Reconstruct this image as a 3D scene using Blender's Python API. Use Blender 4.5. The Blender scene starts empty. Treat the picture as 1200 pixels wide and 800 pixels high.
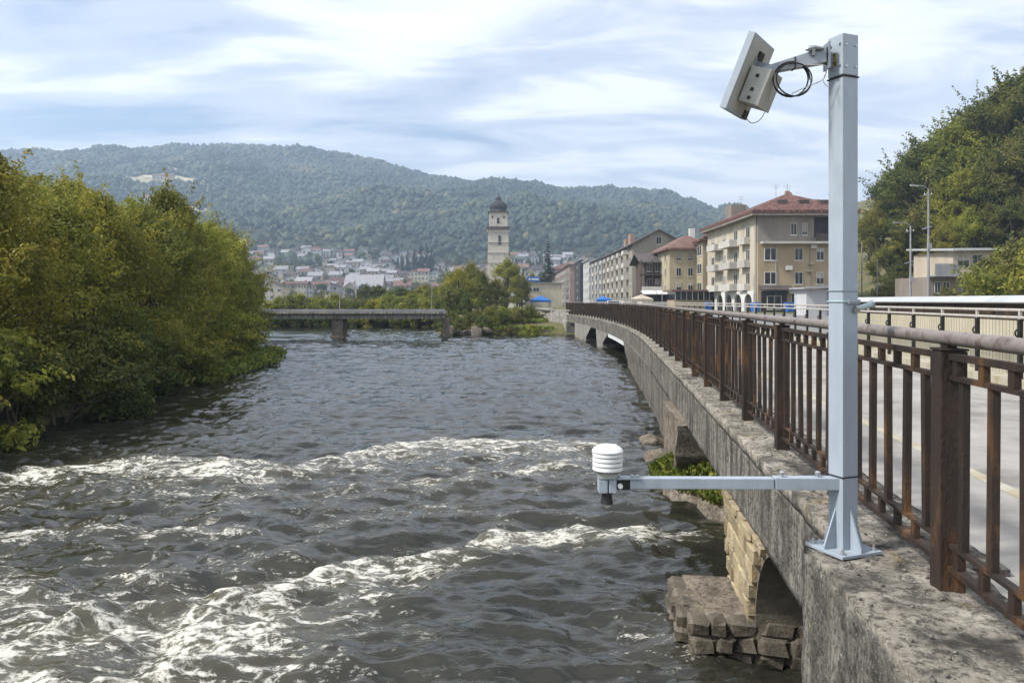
import bpy, bmesh, math, random
import numpy as np
from mathutils import Vector, Matrix, noise as mnoise
R = math.radians
random.seed(7); rng = np.random.default_rng(7)
sc = bpy.context.scene

# ------------------------------------------------------------------ camera
H = 2.85                                   # eye height above the river
cam_d = bpy.data.cameras.new('camera'); cam = bpy.data.objects.new('camera', cam_d)
sc.collection.objects.link(cam)
cam.location = (0, 0, H); cam.rotation_euler = (R(90), 0, 0)
cam_d.lens = 27; cam_d.sensor_width = 36; cam_d.shift_y = -0.04
cam_d.clip_start = 0.05; cam_d.clip_end = 12000
sc.camera = cam

# ------------------------------------------------------------------ light
SUN_EL, SUN_AZ = R(48), R(-105)            # azimuth clockwise from +Y: from the left
sd = Vector((math.sin(SUN_AZ)*math.cos(SUN_EL), math.cos(SUN_AZ)*math.cos(SUN_EL), math.sin(SUN_EL)))
sun_d = bpy.data.lights.new('sun', 'SUN'); sun_d.energy = 3.4; sun_d.angle = R(9); sun_d.color = (1, .955, .88)
sun = bpy.data.objects.new('sun', sun_d); sc.collection.objects.link(sun)
sun.rotation_euler = sd.to_track_quat('Z', 'Y').to_euler()

world = bpy.data.worlds.new('World'); sc.world = world; world.use_nodes = True
nt = world.node_tree; nt.nodes.clear()
def N(nt, t, **kw):
    n = nt.nodes.new(t)
    for k, v in kw.items():
        if k.startswith('i_'):
            n.inputs[k[2:].replace('_', ' ')].default_value = v
        else: setattr(n, k, v)
    return n
def L(nt, a, b): nt.links.new(a, b)
def mth(nt, op, a, b=None, c=None, clamp=False):
    n = nt.nodes.new('ShaderNodeMath'); n.operation = op; n.use_clamp = clamp
    for i, v in enumerate((a, b, c)):
        if v is None: continue
        if isinstance(v, (int, float)): n.inputs[i].default_value = v
        else: nt.links.new(v, n.inputs[i])
    return n.outputs[0]
def ramp(nt, fac, stops, interp='LINEAR'):
    n = nt.nodes.new('ShaderNodeValToRGB'); n.color_ramp.interpolation = interp
    e = n.color_ramp.elements
    while len(e) < len(stops): e.new(.5)
    for el, (p, c) in zip(e, stops):
        el.position = p; el.color = (*c, 1) if len(c) == 3 else c
    nt.links.new(fac, n.inputs[0]); return n.outputs[0]
def mixc(nt, fac, a, b, blend='MIX'):
    n = nt.nodes.new('ShaderNodeMix'); n.data_type = 'RGBA'; n.blend_type = blend
    for s, v in ((n.inputs[0], fac), (n.inputs[6], a), (n.inputs[7], b)):
        if isinstance(v, (int, float)): s.default_value = v
        elif isinstance(v, tuple): s.default_value = (*v, 1)
        else: nt.links.new(v, s)
    return n.outputs[2]

sky = N(nt, 'ShaderNodeTexSky', sky_type='NISHITA', sun_disc=False, sun_elevation=SUN_EL, sun_rotation=SUN_AZ,
        air_density=1.0, dust_density=1.2, ozone_density=3.0)
tc = N(nt, 'ShaderNodeTexCoord'); sep = N(nt, 'ShaderNodeSeparateXYZ'); L(nt, tc.outputs['Generated'], sep.inputs[0])
zz = mth(nt, 'ADD', mth(nt, 'MAXIMUM', sep.outputs[2], 0.0), 0.10)
cmb = N(nt, 'ShaderNodeCombineXYZ')
L(nt, mth(nt, 'DIVIDE', sep.outputs[0], zz), cmb.inputs[0]); L(nt, mth(nt, 'DIVIDE', sep.outputs[1], zz), cmb.inputs[1])
mp = N(nt, 'ShaderNodeMapping'); mp.inputs['Location'].default_value = (3.1, 1.7, 0)
mp.inputs['Rotation'].default_value = (0, 0, R(-14)); mp.inputs['Scale'].default_value = (.42, .86, 1)
L(nt, cmb.outputs[0], mp.inputs[0])
n1 = N(nt, 'ShaderNodeTexNoise', i_Scale=.80, i_Detail=6.0, i_Roughness=.50, i_Distortion=.7); L(nt, mp.outputs[0], n1.inputs['Vector'])
n2 = N(nt, 'ShaderNodeTexNoise', i_Scale=2.9, i_Detail=6.0, i_Roughness=.56, i_Distortion=.6); L(nt, mp.outputs[0], n2.inputs['Vector'])
cl = mth(nt, 'ADD', mth(nt, 'MULTIPLY', n1.outputs[0], .64), mth(nt, 'MULTIPLY', n2.outputs[0], .36))
cl = mth(nt, 'ADD', cl, mth(nt, 'MULTIPLY', mth(nt, 'SUBTRACT', 1.0, mth(nt, 'MULTIPLY', sep.outputs[2], 3.2), clamp=True), .075))
clf = ramp(nt, cl, [(.36, (0, 0, 0)), (.45, (.38, .38, .38)), (.535, (.78, .78, .78)), (.65, (1, 1, 1))], 'EASE')
ccol = ramp(nt, n2.outputs[0], [(.3, (7.8, 8.0, 8.6)), (.62, (9.6, 9.55, 9.55))])
skc = mixc(nt, mth(nt, 'ADD', mth(nt, 'MULTIPLY', clf, .84), .09), sky.outputs[0], ccol)
bg = N(nt, 'ShaderNodeBackground', i_Strength=.10); L(nt, skc, bg.inputs[0])
wo = N(nt, 'ShaderNodeOutputWorld'); L(nt, bg.outputs[0], wo.inputs[0])

sc.view_settings.view_transform = 'Standard'; sc.view_settings.look = 'None'
sc.view_settings.exposure = 0.74; sc.view_settings.gamma = 1
sc.render.engine = 'CYCLES'
cy = sc.cycles
cy.max_bounces = 6; cy.diffuse_bounces = 3; cy.glossy_bounces = 3; cy.transmission_bounces = 3
cy.volume_bounces = 0; cy.transparent_max_bounces = 6
cy.use_denoising = True; cy.use_adaptive_sampling = True; cy.adaptive_threshold = .012
cy.sample_clamp_indirect = 4; cy.caustics_reflective = False; cy.caustics_refractive = False

# ------------------------------------------------------------------ helpers: materials
def lin(h):
    h = h.lstrip('#'); v = [int(h[i:i+2], 16)/255 for i in (0, 2, 4)]
    return tuple(c/12.92 if c <= .04045 else ((c+.055)/1.055)**2.4 for c in v)
def mat(name, c1, c2=None, c3=None, scale=4, stretch=(1, 1, 1), rough=.8, bump=.25, bscale=30, metal=0.0, coords='pos',
        rnd=0.0, spec=.3, lo=.35, hi=.68, detail=6):
    m = bpy.data.materials.new(name); m.use_nodes = True; t = m.node_tree; t.nodes.clear()
    p = N(t, 'ShaderNodeBsdfPrincipled'); o = N(t, 'ShaderNodeOutputMaterial'); L(t, p.outputs[0], o.inputs[0])
    p.inputs['Roughness'].default_value = rough; p.inputs['Metallic'].default_value = metal
    p.inputs['Specular IOR Level'].default_value = spec
    if coords == 'pos': v = N(t, 'ShaderNodeNewGeometry').outputs['Position']
    else: v = N(t, 'ShaderNodeTexCoord').outputs['Object']
    mp = N(t, 'ShaderNodeMapping'); mp.inputs['Scale'].default_value = stretch; L(t, v, mp.inputs[0])
    n = N(t, 'ShaderNodeTexNoise', i_Scale=scale, i_Detail=float(detail), i_Roughness=.62); L(t, mp.outputs[0], n.inputs['Vector'])
    c2 = c2 or tuple(x*.75 for x in c1)
    st = [(lo, c1), (hi, c2)] if c3 is None else [(lo, c1), ((lo+hi)/2, c2), (hi, c3)]
    col = ramp(t, n.outputs[0], st)
    if rnd:
        oi = N(t, 'ShaderNodeObjectInfo'); hs = N(t, 'ShaderNodeHueSaturation')
        L(t, mth(t, 'ADD', mth(t, 'MULTIPLY', oi.outputs['Random'], 2*rnd), 1-rnd), hs.inputs['Value']); L(t, col, hs.inputs['Color'])
        col = hs.outputs[0]
    L(t, col, p.inputs['Base Color'])
    if bump:
        n2 = N(t, 'ShaderNodeTexNoise', i_Scale=bscale, i_Detail=5.0, i_Roughness=.6); L(t, mp.outputs[0], n2.inputs['Vector'])
        b = N(t, 'ShaderNodeBump', i_Strength=bump, i_Distance=.02); L(t, n2.outputs[0], b.inputs['Height']); L(t, b.outputs[0], p.inputs['Normal'])
    return m

def mat_concrete(name, base, pale, dark, moss, streak=False, top=False):
    m = bpy.data.materials.new(name); m.use_nodes = True; t = m.node_tree; t.nodes.clear()
    p = N(t, 'ShaderNodeBsdfPrincipled', i_Roughness=.92); p.inputs['Specular IOR Level'].default_value = .15
    o = N(t, 'ShaderNodeOutputMaterial'); L(t, p.outputs[0], o.inputs[0])
    pos = N(t, 'ShaderNodeNewGeometry').outputs['Position']
    def noi(s, st=(1, 1, 1), d=7.0, r=.65, dist=0.0, off=0):
        mp = N(t, 'ShaderNodeMapping'); mp.inputs['Scale'].default_value = st; mp.inputs['Location'].default_value = (off, off*.7, off*.3)
        L(t, pos, mp.inputs[0])
        n = N(t, 'ShaderNodeTexNoise', i_Scale=s, i_Detail=d, i_Roughness=r, i_Distortion=dist); L(t, mp.outputs[0], n.inputs['Vector']); return n.outputs[0]
    a = noi(2.2, dist=.4); f = noi(26, d=8.0, r=.7); b = noi(5.5, off=4)
    col = ramp(t, a, [(.36, base), (.62, pale)])
    col = mixc(t, ramp(t, b, [(.46, (0, 0, 0)), (.66, (1, 1, 1))]), col, tuple(x*.55 for x in base))
    if streak:
        s1 = noi(6.5, (1, 1, .07), d=5.0, off=2); s2 = noi(1.3, (1, 1, .25), off=9)
        sm = mth(t, 'MULTIPLY', ramp(t, s1, [(.40, (0, 0, 0)), (.60, (1, 1, 1))]), ramp(t, s2, [(.30, (.35,)*3), (.60, (1, 1, 1))]))
        col = mixc(t, mth(t, 'MULTIPLY', sm, .92), col, dark)
        s3 = noi(10, (1, 1, .05), d=4.0, off=15)
        col = mixc(t, mth(t, 'MULTIPLY', ramp(t, s3, [(.55, (0, 0, 0)), (.72, (1, 1, 1))]), .5), col, pale)
    sp = ramp(t, f, [(.40, (0, 0, 0)), (.53, (1, 1, 1))])
    col = mixc(t, mth(t, 'MULTIPLY', mth(t, 'SUBTRACT', 1.0, sp), .75), col, dark)
    g = noi(60, d=3.0, off=1)
    col = mixc(t, mth(t, 'MULTIPLY', ramp(t, g, [(.58, (0, 0, 0)), (.70, (1, 1, 1))]), .55), col, tuple(min(1, x*1.35) for x in pale))
    if top:
        k = noi(1.9, off=7, dist=.6)
        col = mixc(t, mth(t, 'MULTIPLY', ramp(t, k, [(.53, (0, 0, 0)), (.63, (1, 1, 1))]), .85), col, tuple(x*1.3 for x in dark))
    ms = noi(3.7, off=21)
    col = mixc(t, mth(t, 'MULTIPLY', ramp(t, ms, [(.60, (0, 0, 0)), (.70, (1, 1, 1))]), .6), col, moss)
    L(t, col, p.inputs['Base Color'])
    hgt = mth(t, 'ADD', mth(t, 'MULTIPLY', f, .7), mth(t, 'MULTIPLY', b, .9))
    bp = N(t, 'ShaderNodeBump', i_Strength=1.0, i_Distance=.026); L(t, hgt, bp.inputs['Height']); L(t, bp.outputs[0], p.inputs['Normal'])
    return m

def mat_leaf(name, c1, c2, c3, trans=.3, rndv=.12):
    m = bpy.data.materials.new(name); m.use_nodes = True; t = m.node_tree; t.nodes.clear()
    at_ = N(t, 'ShaderNodeAttribute', attribute_name='tint')
    col = ramp(t, at_.outputs['Fac'], [(.1, c1), (.55, c2), (.95, c3)])
    oi = N(t, 'ShaderNodeObjectInfo'); hs = N(t, 'ShaderNodeHueSaturation')
    L(t, mth(t, 'ADD', mth(t, 'MULTIPLY', oi.outputs['Random'], 2*rndv), 1-rndv), hs.inputs['Value'])
    L(t, mth(t, 'ADD', mth(t, 'MULTIPLY', oi.outputs['Random'], .03), .485), hs.inputs['Hue']); L(t, col, hs.inputs['Color'])
    p = N(t, 'ShaderNodeBsdfPrincipled', i_Roughness=.55); p.inputs['Specular IOR Level'].default_value = .25
    L(t, hs.outputs[0], p.inputs['Base Color'])
    tr = N(t, 'ShaderNodeBsdfTranslucent'); L(t, hs.outputs[0], tr.inputs[0])
    mx = N(t, 'ShaderNodeMixShader'); mx.inputs[0].default_value = trans; L(t, p.outputs[0], mx.inputs[1]); L(t, tr.outputs[0], mx.inputs[2])
    o = N(t, 'ShaderNodeOutputMaterial'); L(t, mx.outputs[0], o.inputs[0]); return m

MT = {}
MT['conc_top'] = mat_concrete('weathered_concrete_top', (.235, .21, .175), (.40, .365, .31), (.03, .028, .026), (.26, .20, .07), top=True)
MT['conc_side'] = mat_concrete('streaked_concrete', (.19, .175, .15), (.35, .33, .29), (.035, .032, .029), (.13, .12, .06), streak=True)
MT['conc_pale'] = mat_concrete('pale_concrete', (.36, .34, .30), (.50, .48, .43), (.12, .11, .10), (.24, .22, .12), streak=True)
MT['rock'] = mat_concrete('river_rock', (.19, .16, .125), (.29, .25, .20), (.05, .044, .038), (.10, .11, .05))
MT['pave'] = mat('paving', (.19, .18, .165), (.30, .285, .265), (.37, .35, .325), scale=1.1, rough=.9, bump=.5, bscale=70, detail=12, lo=.32, hi=.66)
MT['kerb'] = mat('kerb_stone', (.42, .40, .34), (.30, .26, .16), scale=3, rough=.9, bump=.3, bscale=50)
MT['rust'] = mat('rusty_brown_paint', (.022, .015, .012), (.038, .023, .015), (.15, .070, .020), scale=6, stretch=(1, 1, .4), rough=.66, bump=.4, bscale=80, spec=.35, lo=.42, hi=.70, detail=9)
MT['pipe'] = mat('worn_pipe_paint', (.15, .125, .112), (.21, .18, .165), (.075, .050, .038), scale=11, rough=.5, bump=.12, bscale=70, spec=.45)
MT['galv'] = mat('pale_blue_grey_paint', (.285, .33, .385), (.34, .39, .445), (.25, .285, .32), scale=5, stretch=(1, 1, .35), rough=.5, bump=.10, bscale=55, spec=.4, lo=.3, hi=.75, detail=9)
MT['galv2'] = mat('grey_metal', (.24, .27, .30), (.32, .35, .38), scale=8, rough=.42, bump=.06, metal=.35)
MT['steel'] = mat('bolt_steel', (.45, .46, .48), (.6, .6, .62), scale=30, rough=.35, metal=.8, bump=0)
MT['plastic'] = mat('white_plastic', (.80, .81, .80), (.72, .73, .72), scale=5, rough=.4, bump=.03)
MT['boxgrey'] = mat('box_grey', (.42, .43, .42), (.33, .34, .32), scale=14, rough=.5, bump=.06)
MT['panelback'] = mat('panel_back', (.40, .40, .37), (.34, .33, .30), scale=6, rough=.55, bump=.03)
MT['cell'] = mat('solar_cells', (.01, .014, .035), (.015, .02, .05), scale=8, rough=.15, bump=0, spec=.5)
MT['black'] = mat('black_rubber', (.012, .012, .013), (.03, .03, .03), scale=9, rough=.5, bump=.04)
MT['cable_grey'] = mat('grey_cable', (.28, .28, .27), (.36, .36, .35), scale=9, rough=.5, bump=0)
MT['teal'] = mat('teal_paint', (.30, .42, .44), (.38, .48, .50), scale=9, rough=.45, bump=.04)
MT['stone_y'] = mat('yellow_limestone', (.27, .205, .115), (.36, .295, .185), (.16, .135, .10), scale=6, rough=.9, bump=.8, bscale=35, rnd=.34)
MT['mortar'] = mat('mortar', (.14, .12, .09), (.20, .17, .13), scale=9, rough=.95, bump=.5)
MT['stone_d'] = mat('wet_footing_stone', (.055, .047, .037), (.105, .089, .067), (.16, .136, .10), scale=5, rough=.55, bump=.7, bscale=25, rnd=.2)
MT['ground'] = mat('earth_and_grass', (.075, .09, .03), (.12, .11, .05), (.16, .135, .08), scale=.35, rough=.95, bump=.6, bscale=2)
MT['asph'] = mat('asphalt', (.16, .155, .15), (.22, .21, .20), scale=2, rough=.9, bump=.3, bscale=80)
MT['bark'] = mat('bark', (.07, .055, .04), (.12, .10, .075), scale=6, stretch=(1, 1, .3), rough=.95, bump=.7, coords='obj')
MT['leaf_w'] = mat_leaf('leaf_willow', (.080, .105, .020), (.225, .235, .038), (.41, .375, .058), trans=.45)
MT['leaf_y'] = mat_leaf('leaf_yellowing', (.12, .14, .024), (.275, .275, .042), (.43, .39, .058), trans=.45)
MT['leaf_d'] = mat_leaf('leaf_dark', (.046, .070, .018), (.110, .135, .030), (.22, .215, .044), trans=.4)
MT['leaf_o'] = mat_leaf('leaf_olive', (.075, .090, .026), (.155, .160, .046), (.26, .225, .058), trans=.4)
MT['leaf_c'] = mat_leaf('leaf_conifer', (.014, .030, .018), (.026, .048, .026), (.045, .068, .034), trans=.08)
MT['leaf_g'] = mat_leaf('leaf_grass', (.07, .10, .02), (.15, .19, .03), (.28, .28, .06))
MT['leaf_f'] = mat_leaf('leaf_forest', (.020, .034, .018), (.040, .054, .026), (.12, .10, .040), trans=.05)

# ------------------------------------------------------------------ helpers: objects
COL = sc.collection
def tag(o, label=None, cat=None, group=None, kind=None):
    for k, v in (('label', label), ('category', cat), ('group', group), ('kind', kind)):
        if v: o[k] = v
    return o
def link(name, data, m=None, parent=None, loc=None, rot=None, scl=None, world=False):
    o = bpy.data.objects.new(name, data); COL.objects.link(o)
    if m is not None and data is not None and not data.materials: data.materials.append(MT[m] if isinstance(m, str) else m)
    if loc is not None: o.location = loc
    if rot is not None: o.rotation_euler = rot
    if scl is not None: o.scale = (scl,)*3 if isinstance(scl, (int, float)) else scl
    if parent is not None:
        o.parent = parent
        if world:
            p = parent; M_ = Matrix.Identity(4)
            while p is not None:
                M_ = p.matrix_basis.copy() if p.parent is None else (p.parent.matrix_basis @ p.matrix_parent_inverse @ p.matrix_basis)
                break
            o.matrix_parent_inverse = M_.inverted()
    return o
def thing(name, loc, label, cat, group=None, rz=0.0):
    o = bpy.data.objects.new(name, None); COL.objects.link(o); o.location = loc; o.rotation_euler = (0, 0, rz)
    o.empty_display_size = .2
    return tag(o, label, cat, group)
class MB:
    def __init__(s): s.v = []; s.f = []
    def add(s, vs, fs):
        b = len(s.v); s.v += [tuple(v) for v in vs]; s.f += [tuple(b+i for i in f) for f in fs]; return s
    def box(s, x0, x1, y0, y1, z0, z1):
        vs = [(x0,y0,z0),(x1,y0,z0),(x1,y1,z0),(x0,y1,z0),(x0,y0,z1),(x1,y0,z1),(x1,y1,z1),(x0,y1,z1)]
        return s.add(vs, [(0,3,2,1),(4,5,6,7),(0,1,5,4),(1,2,6,5),(2,3,7,6),(3,0,4,7)])
    def obox(s, c, ax, ay, az):              # oriented box: centre and three half-axis vectors
        c = Vector(c); ax, ay, az = Vector(ax), Vector(ay), Vector(az)
        vs = [c+i*ax+j*ay+k*az for k in (-1, 1) for (i, j) in ((-1,-1),(1,-1),(1,1),(-1,1))]
        return s.add(vs, [(0,3,2,1),(4,5,6,7),(0,1,5,4),(1,2,6,5),(2,3,7,6),(3,0,4,7)])
    def bar(s, a, b, w, h, up=(0, 0, 1)):
        a, b = Vector(a), Vector(b); d = (b-a); n = d.normalized(); sx = n.cross(Vector(up)).normalized(); uz = sx.cross(n)
        return s.obox((a+b)/2, d/2, sx*w/2, uz*h/2)
    def tube(s, pts, rad, seg=8, cap=True):
        pts = [Vector(p) for p in pts]; n = len(pts); rad = rad if isinstance(rad, (list, tuple)) else [rad]*n
        b = len(s.v); ref = Vector((0, 0, 1)); pa = None
        for i, p in enumerate(pts):
            d = (pts[min(i+1, n-1)]-pts[max(i-1, 0)]).normalized()
            if pa is None:
                pa = d.cross(ref if abs(d.z) < .9 else Vector((1, 0, 0))).normalized()
            else: pa = (pa-d*pa.dot(d)).normalized()
            pb = d.cross(pa)
            for k in range(seg):
                a = 2*math.pi*k/seg; q = p+(pa*math.cos(a)+pb*math.sin(a))*rad[i]; s.v.append(tuple(q))
        for i in range(n-1):
            for k in range(seg):
                s.f.append((b+i*seg+k, b+i*seg+(k+1)%seg, b+(i+1)*seg+(k+1)%seg, b+(i+1)*seg+k))
        if cap:
            s.f.append(tuple(b+k for k in reversed(range(seg)))); s.f.append(tuple(b+(n-1)*seg+k for k in range(seg)))
        return s
    def lathe(s, prof, c=(0, 0, 0), seg=24):
        b = len(s.v); c = Vector(c)
        for (r, z) in prof:
            for k in range(seg):
                a = 2*math.pi*k/seg; s.v.append((c.x+r*math.cos(a), c.y+r*math.sin(a), c.z+z))
        for i in range(len(prof)-1):
            for k in range(seg):
                s.f.append((b+i*seg+k, b+i*seg+(k+1)%seg, b+(i+1)*seg+(k+1)%seg, b+(i+1)*seg+k))
        s.f.append(tuple(b+k for k in reversed(range(seg)))); s.f.append(tuple(b+(len(prof)-1)*seg+k for k in range(seg)))
        return s
    def mesh(s, name, smooth=False, bevel=0.0):
        me = bpy.data.meshes.new(name); me.from_pydata(s.v, [], s.f); me.update()
        if bevel:
            bm = bmesh.new(); bm.from_mesh(me)
            bmesh.ops.recalc_face_normals(bm, faces=bm.faces)
            bmesh.ops.bevel(bm, geom=[e for e in bm.edges if e.is_manifold and e.calc_face_angle(0) > .5], offset=bevel, segments=2, profile=.7, affect='EDGES')
            bm.to_mesh(me); bm.free()
        if smooth:
            me.polygons.foreach_set('use_smooth', [True]*len(me.polygons))
            if smooth != 'all':
                try: me.set_sharp_from_angle(angle=R(35))
                except Exception: pass
        return me
def npmesh(name, V, F, attr=None, smooth=False):   # V (n,3), F (m,k)
    me = bpy.data.meshes.new(name); n, m, k = len(V), len(F), F.shape[1]
    me.vertices.add(n); me.vertices.foreach_set('co', np.asarray(V, np.float32).ravel())
    me.loops.add(m*k); me.loops.foreach_set('vertex_index', np.asarray(F, np.int32).ravel())
    me.polygons.add(m); me.polygons.foreach_set('loop_start', np.arange(0, m*k, k, dtype=np.int32))
    me.polygons.foreach_set('loop_total', np.full(m, k, np.int32))
    if smooth: me.polygons.foreach_set('use_smooth', np.ones(m, bool))
    me.update(calc_edges=True)
    for nm, (dom, arr) in (attr or {}).items():
        a = me.attributes.new(nm, 'FLOAT', dom); a.data.foreach_set('value', np.asarray(arr, np.float32))
    return me
def at(px, py, y):                          # a point y metres out, seen in the photograph at (px, py): layout helper
    return Vector(((px-600)/900*y, y, H-(py-352)/900*y))

# numpy gradient noise
_P = rng.permutation(512); _G = rng.normal(size=(512, 2)); _G /= np.linalg.norm(_G, axis=1)[:, None]
def pnoise(x, y):
    xi = np.floor(x).astype(int); yi = np.floor(y).astype(int); xf = x-xi; yf = y-yi
    def g(ix, iy, dx, dy):
        h = _P[(_P[ix & 511]+iy) & 511]; return _G[h, 0]*dx+_G[h, 1]*dy
    u = xf*xf*xf*(xf*(xf*6-15)+10); v = yf*yf*yf*(yf*(yf*6-15)+10)
    a = g(xi, yi, xf, yf); b = g(xi+1, yi, xf-1, yf); c = g(xi, yi+1, xf, yf-1); d = g(xi+1, yi+1, xf-1, yf-1)
    return (a+(b-a)*u)+((c+(d-c)*u)-(a+(b-a)*u))*v
def fbm(x, y, o=4, ga=.5, la=2.03):
    s = 0; a = 1
    for i in range(o): s = s+a*pnoise(x+17.3*i, y-9.1*i); x = x*la; y = y*la; a *= ga
    return s
def sstep(a, b, x):
    t = np.clip((x-a)/(b-a), 0, 1); return t*t*(3-2*t)

# ------------------------------------------------------------------ the viaduct's line
COPE = H-1.175                              # top of the coping
def rx(y):  return 1.392+.1222*y-(.00243*(y-22)**2 if y > 22 else 0)
def rdx(y): return .1222-(2*.00243*(y-22) if y > 22 else 0)
def rp(y, off, z):
    d = Vector((rdx(y), 1, 0)).normalized(); n = Vector((d.y, -d.x, 0))     # n points to the road side
    return Vector((rx(y), y, z))+n*off
def sweep(mb, prof, ys):                    # closed profile [(off, z)] swept along the curve
    k = len(prof); b = len(mb.v)
    for y in ys:
        for (o, z) in prof: mb.v.append(tuple(rp(y, o, z)))
    for i in range(len(ys)-1):
        for j in range(k):
            mb.f.append((b+i*k+j, b+i*k+(j+1)%k, b+(i+1)*k+(j+1)%k, b+(i+1)*k+j))
    mb.f.append(tuple(b+j for j in range(k))); mb.f.append(tuple(b+(len(ys)-1)*k+j for j in reversed(range(k))))
    return mb
def ysteps(a, b, d): n = max(1, int(round((b-a)/d))); return [a+(b-a)*i/n for i in range(n+1)]

# ------------------------------------------------------------------ terrain
def XL(y):   # left waterline
    return np.interp(y, [-50, 10, 18, 25, 34, 44, 56, 70, 90], [-9.5, -9.6, -9.7, -11.0, -11.4, -13.6, -17, -30, -60])
SKYX = np.array([-1700, -1000, -933, -866, -783, -716, -640, -583, -516, -433, -333, -250, -166, -66, 33, 166, 266, 400, 560, 683, 900, 1700])
SKYY = np.array([205, 183, 180, 188, 182, 176, 172, 172, 170, 174, 186, 194, 204, 209, 214, 226, 236, 255, 262, 250, 240, 260])
def terrain(X, Y):
    X = np.asarray(X, float); Y = np.asarray(Y, float)
    yy = np.clip(Y, 0, 68)
    rxx = 1.392+.1222*yy-np.where(yy > 22, .00243*(yy-22)**2, 0)
    # flat land and banks
    dl = XL(np.clip(Y, -50, 90))-X                    # >0 on the left land
    left = -1.2+sstep(-1.6, 3.5, dl)*2.4+sstep(4, 20, dl)*1.6
    right = np.where(X > rxx+5.6, 1.38, -1.2)
    shore = np.where(X > -4.5-np.clip(Y-62, 0, 4)*.6, 61.0, 79.0)+np.where(X < -4.5, -np.clip(-4.5-X, 0, 30)*.02, 0)
    far = -1.2+sstep(-1.0, 5, Y-shore)*2.2+sstep(6, 24, Y-shore)*.5
    base = np.maximum(np.maximum(left, right), far)
    # town slope and hill
    zt = np.interp(Y, [0, 300, 380, 500, 600, 700, 800], [0, 0, .6, 11, 25, 43, 62])
    zt = zt*(.75+.25*sstep(500, -100, X))
    Hr = H+(352-np.interp(X, SKYX, SKYY))/900*1500
    t = np.clip((Y-700)/800, 0, 1)
    hill = zt+(Hr-zt)*(t**1.05)*(1-.0*t)
    hill = np.where(Y > 1500, Hr-(Y-1500)*.18, hill)
    hill = hill+fbm(X/210+3, Y/260, 4)*38*np.clip((Y-640)/200, 0, 1)*np.clip((1560-Y)/120, .12, 1)
    hill = hill+fbm(X/60+3, Y/60, 2)*4*np.clip((Y-640)/200, 0, 1)
    out = np.where(Y > 300, np.maximum(base, hill), base)
    # wooded slope on the right
    s = np.clip((X-44-np.clip(95-Y, 0, 60)*.55), 0, 70)
    out = out+np.where(Y > 20, 1, 0)*(s*.52)*sstep(420, 240, Y)+fbm(X/9, Y/9, 2)*.25*sstep(2, 8, s+dl.clip(0, 9))
    return out
ys_t = np.concatenate([np.arange(-60, 0, 6), np.arange(0, 100, 1.0), np.arange(100, 300, 6), np.arange(300, 1600, 14), np.geomspace(1600, 9000, 14)])
xs_t = np.concatenate([-np.geomspace(9000, 1300, 10), np.arange(-1260, -60, 22), np.arange(-60, 80, 1.0), np.arange(80, 1000, 22), np.geomspace(1010, 9000, 10)])
GX, GY = np.meshgrid(xs_t, ys_t); GZ = terrain(GX, GY)
def gridmesh(name, GX, GY, GZ, attr=None, smooth=True):
    r, c = GX.shape; idx = np.arange(r*c).reshape(r, c)
    F = np.stack([idx[:-1, :-1], idx[:-1, 1:], idx[1:, 1:], idx[1:, :-1]], -1).reshape(-1, 4)
    return npmesh(name, np.stack([GX, GY, GZ], -1).reshape(-1, 3), F, attr, smooth)
_t = MT['ground'].node_tree; _p = [n for n in _t.nodes if n.type == 'BSDF_PRINCIPLED'][0]; _c = _p.inputs['Base Color'].links[0].from_socket
_s = N(_t, 'ShaderNodeSeparateXYZ'); L(_t, N(_t, 'ShaderNodeNewGeometry').outputs['Position'], _s.inputs[0])
_m = N(_t, 'ShaderNodeMapRange'); L(_t, _s.outputs[1], _m.inputs[0]); _m.inputs[1].default_value = 560; _m.inputs[2].default_value = 700     # forest floor on the hill
L(_t, mixc(_t, _m.outputs[0], _c, (.030, .036, .018)), _p.inputs['Base Color'])
ter = link('terrain', gridmesh('terrain', GX, GY, GZ), 'ground'); tag(ter, kind='structure')
def gz(x, y): return float(terrain(np.array([x]), np.array([y]))[0])

# ------------------------------------------------------------------ river
yw = [2.0]
while yw[-1] < 130: yw.append(yw[-1]+max(.03, yw[-1]*.0062))
yw = np.array(yw)
xw = np.concatenate([np.linspace(-70, -16, 60)[:-1], np.linspace(-16, 7.5, 470), np.linspace(7.5, 14, 16)[1:]])
WX, WY = np.meshgrid(xw, yw)
def line(pts):
    p = np.array([(( (a-600)/900*(900*H/(b-352)) ), 900*H/(b-352)) for a, b in pts]); p = p[np.argsort(p[:, 0])]
    return lambda X: np.interp(X, p[:, 0], p[:, 1])
wob = fbm(WX*.9, WY*.5, 3)*.5; wob2 = fbm(WX*1.5+5, WY*1.5, 3)*.12
m_l = line([(0, 770), (130, 725), (300, 700), (400, 670), (500, 655), (580, 635), (700, 632), (810, 626)])
b_l = line([(0, 562), (180, 545), (330, 555), (470, 525), (560, 520), (700, 522)])
c_l = line([(-60, 640), (0, 632), (120, 628), (240, 625), (330, 640)])
d_l = line([(380, 585), (450, 572), (560, 562), (640, 548), (690, 545)])
e_l = line([(380, 620), (440, 600), (520, 598), (600, 610)])
def band(l, w_far, w_near, x0, x1, soft=.6):
    d = WY-l(WX)-wob*.5-wob2
    a = np.where(d > 0, np.exp(-(d/w_far)**2), np.exp(-(d/w_near)**2))
    return a*sstep(x0-soft, x0+soft, WX)*sstep(x1+soft, x1-soft, WX), d
Mf, Md = band(m_l, .22, .36, -9, 2.3); Mw, _ = band(m_l, .2, 1.5, -9, -.9, .9); Mw2, _ = band(m_l, .1, .6, -1, 1.6)
Bf, Bd = band(b_l, .35, .6, -8.5, 2.2); Bw, _ = band(b_l, .4, 2.6, -8, 1.9)
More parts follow.
